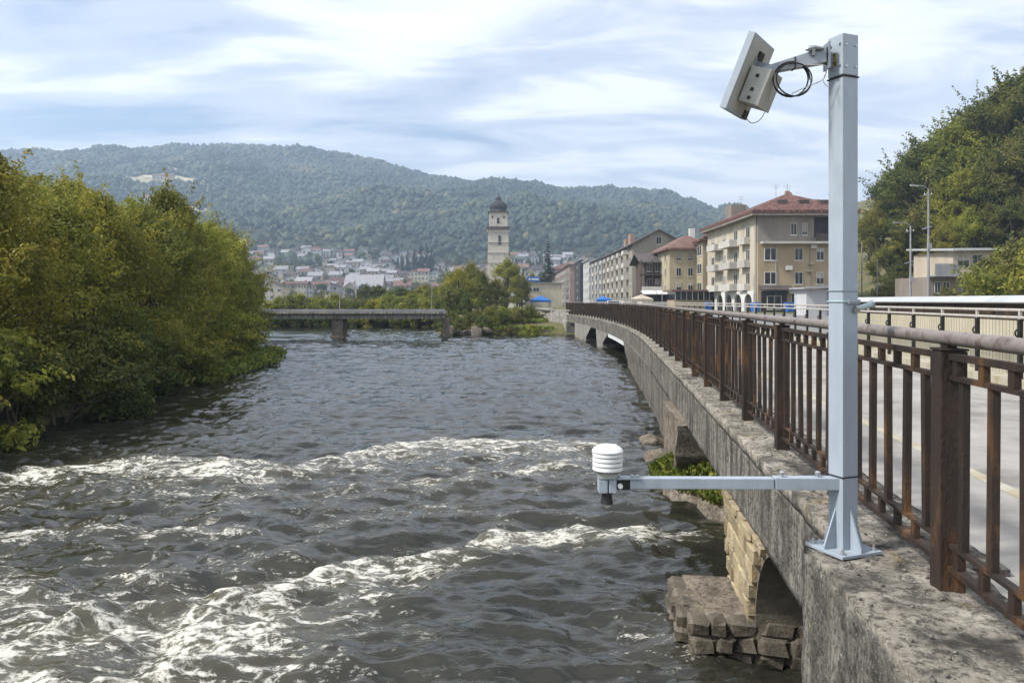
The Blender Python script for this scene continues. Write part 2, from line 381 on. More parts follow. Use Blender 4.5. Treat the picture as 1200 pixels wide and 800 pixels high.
Cf, Cd = band(c_l, .15, .3, -7.5, -2.9); Df, Dd = band(d_l, .2, .35, -2.8, 1.6); Ef, _ = band(e_l, .2, .3, -2.4, 0)
left_mass = sstep(9.2, 7.0, WY)*sstep(-.6, -2.6, WX)*.42
rough_zone = sstep(17.5, 14.5, WY)*sstep(3.2, 1.0, WX-.03*WY)*(1-.7*sstep(-.9, .3, WX)*sstep(9.2, 8.4, WY))
foam = np.clip(Mf*.62+Mw*.42+Mw2*.30+Bf*.34+Bw*.36+Cf*.38+Df*.34+Ef*.3+left_mass+rough_zone*.26+sstep(30, 14, WY)*.05, 0, 1.1)
nearP = np.exp(-((WX-1.1)**2/.5+(WY-6.4)**2/.6)); foam = np.clip(foam+nearP*.35, 0, .90)
amp = .048+.016*sstep(19, 12, WY)
amp = amp*np.clip(1.25-.0*WY, .2, 2)
wv = fbm(WX*.75+.3*WY, WY*1.55, 6, .58)
rid = 1-np.abs(fbm(WX*.8+9, WY*1.5+3, 4, .5))*2.2
WZ = wv*amp*1.5+rid*amp*.55
WZ += Mf*.10*(1+.4*fbm(WX*1.2, WY*1.2, 3))+Bf*.08+Cf*.06+Df*.06
WZ += -.10*np.exp(-((Md-.55)/.35)**2)*sstep(2.3, 1, WX)
WZ += (Mw+left_mass)*.05*fbm(WX*2.0, WY*2.4, 4, .6)
WZ += .075*fbm(WX*.16+3, WY*.40+.05*WX, 3, .5)*sstep(11, 18, WY)*np.clip(WY/30, .6, 1.5)
WZ += .012*fbm(WX*3.1, WY*6.5, 3)*sstep(60, 20, WY)
WZ *= sstep(140, 70, WY)*.75+.25
foamp = np.clip(foam*(.98+.35*fbm(WX*1.1, WY*1.6, 3))+.2*(rid-.75)*rough_zone, 0, .90)
river = link('river', gridmesh('river', WX, WY, WZ, {'foam': ('POINT', foamp.ravel())})); tag(river, kind='structure')
m = bpy.data.materials.new('river_water'); m.use_nodes = True; t = m.node_tree; t.nodes.clear()
pos = N(t, 'ShaderNodeNewGeometry').outputs['Position']
def wnoise(s, st=(1, 1, 1), d=6.0, r=.6, dist=0.0, rot=0.0):
    mp = N(t, 'ShaderNodeMapping'); mp.inputs['Scale'].default_value = st; mp.inputs['Rotation'].default_value = (0, 0, rot); L(t, pos, mp.inputs[0])
    n = N(t, 'ShaderNodeTexNoise', i_Scale=s, i_Detail=d, i_Roughness=r, i_Distortion=dist); L(t, mp.outputs[0], n.inputs['Vector']); return n.outputs[0]
fa = N(t, 'ShaderNodeAttribute', attribute_name='foam').outputs['Fac']
w1 = wnoise(1.5, (.85, 1.25, 1), 8.0, .64, 1.6)
w2 = wnoise(5.5, (.9, 1.2, 1), 6.0, .65, .8)
web = mth(t, 'SUBTRACT', 1.0, mth(t, 'MULTIPLY', mth(t, 'ABSOLUTE', mth(t, 'SUBTRACT', w1, .5)), 13.0), clamp=True)
web2 = mth(t, 'SUBTRACT', 1.0, mth(t, 'MULTIPLY', mth(t, 'ABSOLUTE', mth(t, 'SUBTRACT', w2, .5)), 10.0), clamp=True)
w3 = wnoise(2.4, (.38, 1.9, 1), 7.0, .62, 1.0, R(-16))
web3 = mth(t, 'SUBTRACT', 1.0, mth(t, 'MULTIPLY', mth(t, 'ABSOLUTE', mth(t, 'SUBTRACT', w3, .5)), 12.0), clamp=True)
pat = mth(t, 'ADD', mth(t, 'ADD', mth(t, 'MULTIPLY', web, .26), mth(t, 'MULTIPLY', web2, .18)), mth(t, 'MULTIPLY', wnoise(17, d=6.0, r=.72), .5))
pat = mth(t, 'ADD', pat, mth(t, 'MULTIPLY', web3, .24))
thr = mth(t, 'SUBTRACT', .95, mth(t, 'MULTIPLY', fa, .62))
fm = N(t, 'ShaderNodeMapRange', interpolation_type='SMOOTHSTEP'); L(t, mth(t, 'SUBTRACT', pat, thr), fm.inputs[0])
fm.inputs[1].default_value = .0; fm.inputs[2].default_value = .36
fmask = fm.outputs[0]
wcol = ramp(t, wnoise(.6), [(.3, (.013, .014, .011)), (.7, (.026, .026, .019))])
turb = mixc(t, mth(t, 'MULTIPLY', mth(t, 'MULTIPLY', fa, fa), .85, clamp=True), wcol, (.115, .105, .072))
col = mixc(t, fmask, turb, (.58, .565, .50))
p = N(t, 'ShaderNodeBsdfPrincipled'); p.inputs['IOR'].default_value = 1.40
L(t, col, p.inputs['Base Color'])
L(t, mth(t, 'ADD', mth(t, 'MULTIPLY', fmask, .55), .07), p.inputs['Roughness'])
calm = ramp(t, wnoise(.22, (.5, 1.6, 1), 4.0, .6, .8), [(.36, (.18,)*3), (.62, (1.1,)*3)])
h = mth(t, 'ADD', mth(t, 'MULTIPLY', wnoise(1.5, (.40, 1.5, 1), 4.0, .55, .5), 1.2), mth(t, 'MULTIPLY', wnoise(8, (.6, 1.4, 1), 3.0, .6, .6), .30))
h = mth(t, 'MULTIPLY', h, calm)
h = mth(t, 'ADD', h, mth(t, 'MULTIPLY', fmask, .12))
bp = N(t, 'ShaderNodeBump', i_Strength=.36, i_Distance=.12); L(t, h, bp.inputs['Height']); L(t, bp.outputs[0], p.inputs['Normal'])
o = N(t, 'ShaderNodeOutputMaterial'); L(t, p.outputs[0], o.inputs[0]); river.data.materials.append(m)

# ------------------------------------------------------------------ viaduct: deck, coping, piers
SIDE = COPE-.12; ROAD = SIDE-.10; FB = COPE-.645
via = thing('viaduct', rp(8, 0, 0), 'long concrete river viaduct with streaked side and stone piers, curving left into the distance', 'viaduct')
def vpart(name, mb, m, parent=via, **kw): return link(name, mb.mesh(name, **kw), m, parent, world=True)
def rough_sweep(name, prof, y0, y1, dy, m, amp, sub=.03, parent=via):
    # dense swept skin so that edges and faces can be chipped
    pr = []
    for i in range(len(prof)):
        a, b = prof[i], prof[(i+1) % len(prof)]; ln = math.hypot(b[0]-a[0], b[1]-a[1]); n = max(1, int(ln/sub)) if ln < 3 else 1
        pr += [(a[0]+(b[0]-a[0])*k/n, a[1]+(b[1]-a[1])*k/n) for k in range(n)]
    mb = sweep(MB(), pr, ysteps(y0, y1, dy))
    for i, v in enumerate(mb.v):
        q = Vector(v); d = mnoise.fractal(q*4.0, .8, 2.1, 4)*amp+mnoise.noise(q*17)*amp*.35
        e = mnoise.noise_vector(q*6)*amp*.7
        mb.v[i] = (v[0]+e.x+d*.3, v[1]+e.y*.3, v[2]+e.z*.5+d*.6)
    me = mb.mesh(name, smooth='all'); return link(name, me, m, parent, world=True)
# far run of the deck with its fascia and coping
rough_sweep('deck_side', [(-.23, FB), (.5, FB), (.5, COPE-.09), (-.23, COPE-.09)], 3.66, 30, .07, 'conc_side', .012, .05)
vpart('deck_side', sweep(MB(), [(-.23, FB), (.5, FB), (.5, COPE-.09), (-.23, COPE-.09)], ysteps(30.004, 69, 1)), 'conc_side')
rough_sweep('coping', [(-.245, COPE-.088), (.22, COPE-.088), (.22, COPE), (-.245, COPE)], 3.664, 30, .05, 'conc_top', .012, .03)
vpart('coping', sweep(MB(), [(-.245, COPE-.088), (.22, COPE-.088), (.22, COPE), (-.245, COPE)], ysteps(30.004, 69, 1)), 'conc_top')
# near end block that carries the mast
rough_sweep('end_block', [(-.425, -1.0), (.2, -1.0), (.2, COPE), (-.425, COPE)], -1.2, 3.66, .028, 'conc_top', .018, .028)
bs = rough_sweep('end_block_face', [(-.434, -1.0), (-.30, -1.0), (-.30, COPE-.035), (-.434, COPE-.035)], -1.2, 3.668, .03, 'conc_side', .016, .03)
vpart('deck_slab', sweep(MB(), [(.5, FB+.1), (6.3, FB+.1), (6.3, ROAD-.01), (.5, ROAD-.01)], ysteps(-1.5, 69, 1)), 'conc_pale')
link('footway', sweep(MB(), [(.22, ROAD-.05), (1.30, ROAD-.05), (1.30, SIDE), (.22, SIDE)], ysteps(-1.4, 69, .8)).mesh('footway'), 'pave'); tag(bpy.data.objects['footway'], kind='structure')
link('road', sweep(MB(), [(1.42, ROAD-.006), (5.05, ROAD-.006), (5.05, ROAD), (1.42, ROAD)], ysteps(-1.4, 69, .8)).mesh('road'), 'pave'); tag(bpy.data.objects['road'], kind='structure')
ft = bpy.data.objects['footway']
_st = MB(); _ys = ysteps(24.9, 69, 2)+[90, 130, 180, 240, 300]
for _y in _ys: _st.v += [tuple(rp(min(_y, 69), 6.302, ROAD-.02)) if _y <= 69 else (11.0, _y, ROAD-.02), (46.0 if _y < 100 else 30.0, _y, ROAD-.02)]
_st.f = [(2*i, 2*i+1, 2*i+3, 2*i+2) for i in range(len(_ys)-1)]
tag(link('street', _st.mesh('street'), 'asph'), kind='structure')
for i in range(24):                                   # kerb stones, each its own piece
    y0 = .6+i*1.0
    link('kerb_stone', sweep(MB(), [(1.304, ROAD-.05), (1.416, ROAD-.05), (1.416, SIDE+.004), (1.304, SIDE+.006)], [y0+.006, y0+.5, y0+.994]).mesh('kerb_stone', bevel=.006), 'kerb', ft, world=True)
link('kerb_stone', sweep(MB(), [(1.304, ROAD-.05), (1.416, ROAD-.05), (1.416, SIDE+.004), (1.304, SIDE+.006)], ysteps(24.6, 69, 1)).mesh('kerb_stone'), 'kerb', ft, world=True)
fk = sweep(MB(), [(5.05, ROAD-.1), (5.5, ROAD-.1), (5.5, ROAD+.14), (5.05, ROAD+.14)], ysteps(-1.4, 69, .8)); vpart('far_kerb', fk, 'kerb')

def pier(poly, off0, off1, m, name='pier'):           # poly [(y, z)] extruded across the deck
    mb = MB(); k = len(poly)
    mb.v = [tuple(rp(y, off0, z)) for y, z in poly]+[tuple(rp(y, off1, z)) for y, z in poly]
    mb.f = [tuple(range(k)), tuple(range(2*k-1, k-1, -1))]+[(i, (i+1) % k, k+(i+1) % k, k+i) for i in range(k)]
    me = mb.mesh(name); bm = bmesh.new(); bm.from_mesh(me); bmesh.ops.recalc_face_normals(bm, faces=bm.faces); bm.to_mesh(me); bm.free()
    return link(name, me, m, via, world=True)
arc = [(6.02-.90*(1-math.cos(a)), .25+(FB+.06-.25)*math.sin(a)) for a in [R(q) for q in range(0, 91, 10)]]
P1 = pier([(6.02, -1)]+arc+[(7.5, FB+.06), (7.3, FB-.25), (7.08, .3), (7.05, -1)], -.215, 6, 'mortar')
# underside of the near arch rising into the end block
arc2 = [(3.60+.9*(1-math.cos(R(q))), .1+(FB+.05-.1)*math.sin(R(q))) for q in range(0, 91, 10)]
pier([(3.2, -1), (3.60, -1)]+arc2+[(3.2, FB+.05)], -.20, 6, 'conc_side', 'arch_haunch')
P2 = pier([(11.5, -1), (11.35, .25), (11.0, .6), (10.85, FB+.05), (13.6, FB+.05), (13.8, -1)], -.36, 6, 'rock')
bm = bmesh.new(); bm.from_mesh(P2.data); bmesh.ops.subdivide_edges(bm, edges=bm.edges[:], cuts=6, use_grid_fill=True)
for v in bm.verts: v.co += mnoise.noise_vector(v.co*3)*.05
bm.to_mesh(P2.data); bm.free()
pier([(13.4, -1), (13.4, FB+.05), (17.2, FB+.05), (17.2, -1)], -.2, 6, 'conc_side', 'side_wall')
pier([(17.203, -1), (17.203, FB+.05), (35.2, FB+.05), (34.4, .6), (33, .25), (32, -1)], -.17, 6, 'conc_side', 'side_wall')
pier([(46, -1), (46, .3), (43.5, FB-.15), (42.5, FB+.05), (49.5, FB+.05), (48.5, -1)], -.2, 6, 'conc_pale')
pier([(54, -1), (54, .2), (51.5, FB-.05), (51, FB+.05), (60, FB+.05), (60, -1)], -.32, 6, 'conc_pale')
pier([(63.5, -1), (63.5, FB+.05), (69, FB+.05), (69, -1)], -.5, 6, 'conc_pale')
vpart('arch_beam', sweep(MB(), [(-.20, FB-.22), (.05, FB-.22), (.05, FB+.03), (-.20, FB+.03)], ysteps(34.8, 43, 1)), 'plastic')

# limestone blocks on the first pier
def stone_mesh(seed, lx, ly, lz, rough=.12, bev=.09):
    bm = bmesh.new(); bmesh.ops.create_cube(bm, size=1)
    bmesh.ops.bevel(bm, geom=bm.edges[:], offset=bev, segments=1, affect='EDGES')
    r = random.Random(seed)
    for v in bm.verts:
        v.co = Vector((v.co.x*lx*(1+r.uniform(-rough, rough)), v.co.y*ly*(1+r.uniform(-rough, rough)), v.co.z*lz*(1+r.uniform(-rough, rough))))
    me = bpy.data.meshes.new('stone'); bm.to_mesh(me); bm.free(); return me
SM = [stone_mesh(i, 1, 1, 1, .10) for i in range(8)]
for me in SM: me.materials.append(MT['stone_y'])
SMd = [stone_mesh(i+20, 1, 1, 1, .20, .17) for i in range(8)]
for me in SMd: me.materials.append(MT['stone_d'])
rs = random.Random(3)
def put_stone(y, off, z, ly, lo_, lz, meshes, parent, name='stone', tilt=.05):
    d = math.atan2(-rdx(y), 1)
    o = link(name, rs.choice(meshes), None, None); o.location = rp(y, off, z); o.scale = (lo_, ly, lz)
    o.rotation_euler = (rs.uniform(-tilt, tilt), rs.uniform(-tilt, tilt)*.4, d+rs.uniform(-tilt, tilt)*.5)
    o.parent = parent; M_ = Matrix.Translation(parent.location)
    if parent.parent is not None: M_ = parent.parent.matrix_basis @ parent.matrix_parent_inverse @ parent.matrix_basis
    o.matrix_parent_inverse = M_.inverted(); return o
z = .22
def near_edge(z):
    s = min(1, max(0, (z-.25)/(FB-.19))); return 6.02-.90*(1-math.cos(math.asin(s)))
while z < FB-.03:
    hgt = rs.uniform(.12, .19); hgt = min(hgt, FB+.02-z) if FB+.02-z > .07 else .09
    y = near_edge(z)+.01; ye = np.interp(z, [.3, FB-.25, FB], [7.08, 7.3, 7.46])
    while y < ye-.05:
        ln = rs.uniform(.18, .42); ln = min(ln, ye-y)
        put_stone(y+ln/2, -.215, z+hgt/2, ln-.012, rs.uniform(.09, .14), hgt-.012, SM, P1)
        y += ln
    z += hgt
# footing: platform with rough blocks on its faces
foot = pier([(6.1, -1), (6.1, .30), (6.95, .33), (6.95, -1)], -.70, 6, 'rock', 'footing')
bm = bmesh.new(); bm.from_mesh(foot.data); bmesh.ops.subdivide_edges(bm, edges=[e for e in bm.edges], cuts=7, use_grid_fill=True)
for v in bm.verts: v.co += mnoise.noise_vector(v.co*5)*.05
bm.to_mesh(foot.data); bm.free()
for zc, hh in ((.25, .115), (.135, .12), (.02, .115), (-.1, .13)):
    o_ = -.72
    while o_ < 1.6:
        w = rs.uniform(.12, .30)
        put_stone(6.09+rs.uniform(-.03, .03), o_+w/2, zc+rs.uniform(-.012, .012), .24, w+.012, hh+.012, SMd, foot, tilt=.07); o_ += w
    y = 6.12
    while y < 6.95:
        w = rs.uniform(.16, .3); put_stone(y+w/2, -.70+rs.uniform(-.02, .03), zc+rs.uniform(-.012, .012), w+.012, .22, hh+.012, SMd, foot, tilt=.07); y += w
# rocks lying at the foot of the second pier
for i, (y, of, z, s) in enumerate([(12.5, -.05, .12, .6), (13.8, -.42, .02, .5), (11.9, .5, .2, .7), (15.2, -.45, .02, .5)]):
    bm = bmesh.new(); bmesh.ops.create_icosphere(bm, subdivisions=3, radius=.5)
    for v in bm.verts: v.co = v.co*(1+.35*mnoise.fractal(v.co*2.2+Vector((i*7, 0, 0)), .8, 2, 4)); v.co.z *= .65; v.co.y *= 1.3
    me = bpy.data.meshes.new('boulder'); bm.to_mesh(me); bm.free(); me.polygons.foreach_set('use_smooth', [True]*len(me.polygons))
    o = link('boulder', me, 'rock', loc=rp(y, of, z), scl=s)
    tag(o, ['rounded brown boulder beneath the second viaduct pier', 'low boulder in the water on the river side of the second pier', 'boulder half hidden under the deck behind the grass mound', 'small flat rock in the water past the second pier'][i], 'boulder', 'boulders at the second pier')

gq = np.random.default_rng(9); gv = []; gf = []
_ib = bmesh.new(); bmesh.ops.create_icosphere(_ib, subdivisions=1, radius=1); _iv = np.array([v.co[:] for v in _ib.verts]); _if = np.array([[v.index for v in f.verts] for f in _ib.faces]); _ib.free()
for k in range(1500):
    y_ = gq.uniform(1.6, 13); of_ = gq.uniform(-.40, .18) if y_ < 3.6 else gq.uniform(-.22, .18)
    if abs(y_-3.61) < .16 and of_ < -.1: continue
    r_ = .002+.007*gq.random()**3; c_ = rp(y_, of_, COPE+.006+r_*.3)
    gv.append(_iv*(1+.3*gq.normal(size=(len(_iv), 1)).clip(-1, 1))*np.array([r_*gq.uniform(.8, 1.4), r_, r_*.7])+np.array(c_)); gf.append(_if+k*0+len(_iv)*(len(gv)-1))
tag(link('gravel', npmesh('gravel', np.concatenate(gv), np.concatenate(gf)), mat('grit', (.20, .18, .15), (.08, .075, .068), (.30, .28, .24), scale=25, rough=.95, bump=0)), 'loose grit and crumbs of concrete scattered on the coping', 'gravel', kind='stuff')
# ------------------------------------------------------------------ near railing
rail = thing('rusty_railing', rp(0, 0, COPE), 'rusty brown steel railing with pipe handrail along the edge of the viaduct', 'railing')
def lmesh(name, sx, sy, sz, bev=.003): return MB().box(-sx/2, sx/2, -sy/2, sy/2, 0, sz).mesh(name, bevel=bev)
pm = MB().box(-.05, .05, -.05, -.042, 0, .955).box(-.05, .05, .042, .05, 0, .955).box(-.018, .018, -.042, .042, 0, .955).box(-.056, .056, -.056, .056, .9552, .967).box(-.02, .02, -.02, .02, .9672, 1.0).mesh('post')
pm = MB().box(-.05, .05, -.05, .05, 0, .982).mesh('post', bevel=.006); pm.materials.append(MT['rust'])
capm = MB().box(-.054, .054, -.054, .054, .983, .992).box(-.02, .02, -.028, .028, .9922, 1.004).mesh('post_cap', bevel=.003); capm.materials.append(MT['rust'])
barm = lmesh('bar', .028, .042, .67); barm.materials.append(MT['rust'])
stubm = lmesh('spacer', .026, .040, .062, .002); stubm.materials.append(MT['rust'])
stub2 = lmesh('spacer', .026, .040, .072, .002); stub2.materials.append(MT['rust'])
PY0, PSP = 3.13-3*1.47, 1.47
def putr(name, me, y, z, off=0.0, jit=0.0):
    o = link(name, me, None, None); o.location = rp(y, off, z); o.rotation_euler = (rs.uniform(-jit, jit), rs.uniform(-jit, jit), math.atan2(-rdx(y), 1))
    o.parent = rail; o.matrix_parent_inverse = Matrix.Translation(-rail.location); return o
posts = [PY0+i*PSP for i in range(48)]; posts = [y for y in posts if y < 67.5]
stubfar = MB()
nb = ns_ = 0
for i, y in enumerate(posts):
    po = putr('post', pm, y, COPE-.01, jit=.006)
    c = link('post_cap', capm, None, po)
    if i == len(posts)-1: break
    for k in range(6):
        yb = y+PSP*(k+.75)/6.5+.03
        if yb < .5: continue
        putr('bar', barm, yb, COPE+.195, jit=.008); nb += 1
    for k in range(7):
        yb = y+PSP*(k+.45)/7.0+.02
        if yb < .5: continue
        if ns_ < 290:
            putr('spacer', stubm, yb, COPE+.875, jit=.006); putr('spacer', stub2, yb, COPE+.112, jit=.006); ns_ += 2
        else:
            for z0, z1 in ((.875, .937), (.112, .184)):
                c = rp(yb, 0, COPE+(z0+z1)/2); stubfar.obox(c, (.013, 0, 0), (0, .02, 0), (0, 0, (z1-z0)/2))
o = link('spacer', stubfar.mesh('spacer'), 'rust', rail, world=True); o['kind'] = 'stuff'
ry = ysteps(.3, 67, .35)
for nm, z0, z1, w in (('upper_rail', .937, .962, .036), ('inner_upper_rail', .857, .875, .034), ('inner_lower_rail', .184, .200, .034), ('lower_rail', .090, .112, .040)):
    link(nm, sweep(MB(), [(-w/2, COPE+z0), (w/2, COPE+z0), (w/2, COPE+z1), (-w/2, COPE+z1)], ry).mesh(nm), 'rust', rail, world=True)
hr = MB().tube([rp(y, 0, COPE+1.022+.004*mnoise.noise(Vector((y*.7, 0, 0)))) for y in ysteps(.2, 67, .4)], .029, 14)
link('handrail', hr.mesh('handrail', smooth=True), 'pipe', rail, world=True)

# ------------------------------------------------------------------ far side of the road: pipe rail and ribbed fence
MT['pipe_pale'] = mat('pale_pipe', (.36, .33, .29), (.46, .43, .39), scale=5, rough=.5, bump=.05)
MT['fence'] = mat('beige_fence', (.40, .365, .27), (.48, .44, .34), scale=1.2, rough=.75, bump=.1, rnd=.08)
MT['fence_top'] = mat('pale_sheet_metal', (.36, .38, .38), (.44, .45, .45), scale=1.1, rough=.5, bump=.04)
pr2 = thing('pipe_railing', rp(0, 5.2, ROAD+.14), 'low pale two-pipe railing on dark posts across the road', 'railing')
for zt in (1.10, .98):
    link('pipe', MB().tube([rp(y, 5.2, ROAD+.14+zt) for y in ysteps(3, 67, .8)], .024, 10).mesh('pipe', smooth=True), 'pipe_pale', pr2, world=True)
fp = MB().box(-.03, .03, -.03, .03, 0, .96).mesh('post', bevel=.004); fp.materials.append(MT['black'])
fc = MB().box(-.02, .02, -.02, .02, .962, 1.11).mesh('post_head'); fc.materials.append(MT['pipe_pale'])
fr = MB().tube([(.05*math.cos(a)-.01, .035, .74+.06*math.sin(a)) for a in [R(q) for q in range(0, 361, 30)]], .014, 6).box(-.055, .055, -.05, .05, .60, .64).mesh('scroll', smooth=False); fr.materials.append(MT['black'])
for i in range(32):
    y = 4.4+i*1.42
    if y > 66: break
    o = link('post', fp, None, None); o.location = rp(y, 5.2, ROAD+.13); o.parent = pr2; o.matrix_parent_inverse = Matrix.Translation(-pr2.location)
    link('post_head', fc, None, o)
    if i < 18: link('scroll', fr, None, o)
fence = thing('ribbed_fence', rp(0, 5.9, ROAD), 'beige ribbed panel fence with a pale sheet metal cap beyond the road', 'fence')
FT = H-.36
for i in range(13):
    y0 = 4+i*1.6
    mb = MB(); n = 13
    for k in range(n):
        ya = y0+1.6*(k+.08)/n; yb = y0+1.6*(k+.92)/n
        mb.add([rp(ya, 5.86, ROAD), rp(yb, 5.86, ROAD), rp(yb, 5.90, ROAD), rp(ya, 5.90, ROAD), rp(ya, 5.86, FT), rp(yb, 5.86, FT), rp(yb, 5.90, FT), rp(ya, 5.90, FT)],
               [(0,3,2,1),(4,5,6,7),(0,1,5,4),(1,2,6,5),(2,3,7,6),(3,0,4,7)])
    mb.add([rp(y0, 5.905, ROAD), rp(y0+1.6, 5.905, ROAD), rp(y0+1.6, 5.93, ROAD), rp(y0, 5.93, ROAD), rp(y0, 5.905, FT), rp(y0+1.6, 5.905, FT), rp(y0+1.6, 5.93, FT), rp(y0, 5.93, FT)],
           [(0,3,2,1),(4,5,6,7),(0,1,5,4),(1,2,6,5),(2,3,7,6),(3,0,4,7)])
    link('ribbed_panel', mb.mesh('ribbed_panel'), 'fence', fence, world=True)
    link('sheet_cap', sweep(MB(), [(5.78, H-.055), (6.02, H-.03), (6.02, H+.08), (5.98, H+.092), (5.76, H-.03)], [y0+.01, y0+1.59]).mesh('sheet_cap', bevel=.004), 'fence_top', fence, world=True)
    link('cap_shade_strip', sweep(MB(), [(5.885, FT+.004), (5.91, FT+.004), (5.91, H-.03), (5.885, H-.03)], [y0+.03, y0+1.57]).mesh('cap_shade_strip'), 'rust', fence, world=True)  # dark strip colours in the shade beneath the cap, in the railing brown
    link('fence_post', MB().obox(rp(y0, 5.96, (ROAD+H)/2), (.03, 0, 0), (0, .03, 0), (0, 0, (H-ROAD)/2-.01)).mesh('fence_post'), 'black', fence, world=True)

# ------------------------------------------------------------------ the mast with its instruments
MB0 = Vector((1.556, 3.61, COPE+.006)); TH = R(21)
mast = thing('instrument_mast', MB0, 'pale grey-blue square steel mast bolted to the viaduct block, with a side arm', 'mast')
mx = Vector((math.cos(TH), math.sin(TH), 0)); my = Vector((-math.sin(TH), math.cos(TH), 0)); mz = Vector((0, 0, 1)); a2 = .0455
def mpt(u, v, w): return MB0+mx*u+my*v+mz*w
def mpart(name, mb, m, parent=mast, bevel=0.0, smooth=False): return link(name, mb.mesh(name, bevel=bevel, smooth=smooth), m, parent, world=True)
TOPZ = H+1.225-MB0.z
mpart('column', MB().obox(mpt(0, 0, TOPZ/2-.09), mx*a2, my*a2, mz*(TOPZ/2-.09)), 'galv', bevel=.006)
mpart('head_sleeve', MB().obox(mpt(0, 0, TOPZ-.083), mx*(a2+.001), my*(a2+.001), mz*.095), 'galv', bevel=.005)
mpart('base_plate', MB().obox(mpt(0, 0, .007), mx*.118, my*.118, mz*.007), 'galv', bevel=.002)
gus = MB()
for s, dx, dy in ((1, mx, my), (-1, mx, my), (1, my, mx), (-1, my, mx)):
    n = dy*.004; A = MB0+dx*s*a2; 
    for k in (0,):
        q = [A+mz*.0145, A+dx*s*.068+mz*.0145, A+dx*s*.068+mz*.03, A+mz*.20]
        gm = MB(); gm.v = [tuple(v-n) for v in q]+[tuple(v+n) for v in q]
        gm.f = [(0, 1, 2, 3), (7, 6, 5, 4), (0, 4, 5, 1), (1, 5, 6, 2), (2, 6, 7, 3), (3, 7, 4, 0)]
        mpart('gusset', gm, 'galv')
    for e in (-.085, .085):
        pass
for u in (-.092, .092):
    for v in (-.092, .092):
        mpart('anchor_bolt', MB().lathe([(.011, 0), (.011, .012), (.006, .0122), (.006, .024)], mpt(u, v, .0142), 10), 'steel')
def strap(z, m, th=.004, tilt=0.0):
    e = a2+.002
    p4 = [(-e, -e), (e, -e), (e, e), (-e, e), (-e, -e)]
    return MB().tube([mpt(u, v, z+tilt*u) for u, v in p4], th, 6)
armz = H-.855-MB0.z
mpart('strap', strap(armz+.035, 'black', .0035), 'black'); mpart('strap', strap(TOPZ-.185, 'black', .004), 'black')
mpart('strap', strap(H+.045-MB0.z, 'steel', .003), 'galv2'); mpart('strap', strap(H-.005-MB0.z, 'steel', .004), 'teal')
# side arm to the left
aS, aE = Vector((1.53, 3.60, armz+MB0.z)), Vector((.555, 3.63, armz+MB0.z-.004))
mpart('side_arm', MB().bar(Vector((1.225, 3.609, aS.z-.001)), aE, .054, .050), 'galv', bevel=.004)
mpart('arm_sleeve', MB().bar(aS, Vector((1.23, 3.609, aS.z)), .060, .056), 'galv', bevel=.004)
for xx in (1.268, 1.435): mpart('wing_bolt', MB().lathe([(.005, 0), (.005, .012), (.013, .0122), (.013, .024), (.008, .028)], (xx, 3.605, aS.z+.027), 10), 'steel')
# bracket and clamp on the road side
cz = H-.005
q0 = mpt(a2, -.01, cz-MB0.z)
mpart('clamp', MB().obox(mpt(.01, -a2-.010, cz-MB0.z), mx*.034, my*.007, mz*.010).tube([mpt(-.02, -a2-.012, cz-MB0.z), mpt(.045, -a2-.012, cz-MB0.z)], .007, 8), 'galv2', bevel=.002)
b0, b1 = mpt(.03, -a2-.005, cz-.034-MB0.z), Vector((1.735, 3.70, cz-.012))
mpart('brace_rod', MB().tube([b0, b1], .013, 12), 'teal', smooth=True)
for q in (b0, b1): mpart('brace_bolt', MB().tube([q+Vector((-.006, -.02, -.006)), q+Vector((.004, .02, .006))], .014, 8), 'steel')
# sleeve bolts and label
for v, w in ((-.028, .03), (.028, .03), (-.028, .13), (.028, .13)):
    mpart('bolt', MB().tube([mpt(-a2-.001, v, TOPZ-w), mpt(-a2-.009, v, TOPZ-w)], .006, 8), 'steel')
    mpart('bolt', MB().tube([mpt(v, -a2-.001, TOPZ-w-.01), mpt(v, -a2-.007, TOPZ-w-.01)], .005, 8), 'steel')
mpart('rating_label', MB().obox(mpt(-a2-.002, .002, TOPZ-.10), mx*.0006, my*.012, mz*.03), mat('label_yellow', (.42, .36, .16), (.10, .09, .06), scale=60, lo=.45, hi=.55, bump=0))
# top arm: tapered bracket to the panel
tA, tB = at(968, 67, 3.59), at(893, 84, 3.66)
tarm = MB(); d = (tB-tA).normalized(); sdv = Vector((d.y, -d.x, 0)).normalized(); up = Vector((0, 0, 1))
tarm.v = [tuple(q) for q in (tA-sdv*.022-up*.030, tA+sdv*.022-up*.030, tA+sdv*.022+up*.045, tA-sdv*.022+up*.045, tB-sdv*.02-up*.016, tB+sdv*.02-up*.016, tB+sdv*.02+up*.016, tB-sdv*.02+up*.016)]
tarm.f = [(0, 3, 2, 1), (4, 5, 6, 7), (0, 1, 5, 4), (1, 2, 6, 5), (2, 3, 7, 6), (3, 0, 4, 7)]
mpart('panel_arm', tarm, 'galv2', bevel=.004)
mpart('arm_flange', MB().obox(tA+Vector((.004, 0, .002)), (.004, 0, 0), (0, .034, 0), (0, 0, .062)), 'galv2', bevel=.002)
fl = MB().tube([at(966, 57, 3.56), at(955, 56, 3.57), at(948, 57.5, 3.58), at(944, 58.5, 3.58)], [.006, .012, .014, .004], 8).bar(at(953, 58, 3.57), at(953, 65, 3.575), .02, .012, (1, 0, 0))
mpart('hinge_cap', fl, 'galv2', smooth=True)
mpart('strap', MB().bar(at(930, 67, 3.62)+Vector((0, 0, -.005)), at(930, 82, 3.62), .05, .004, (1, 0, 0)), 'black')

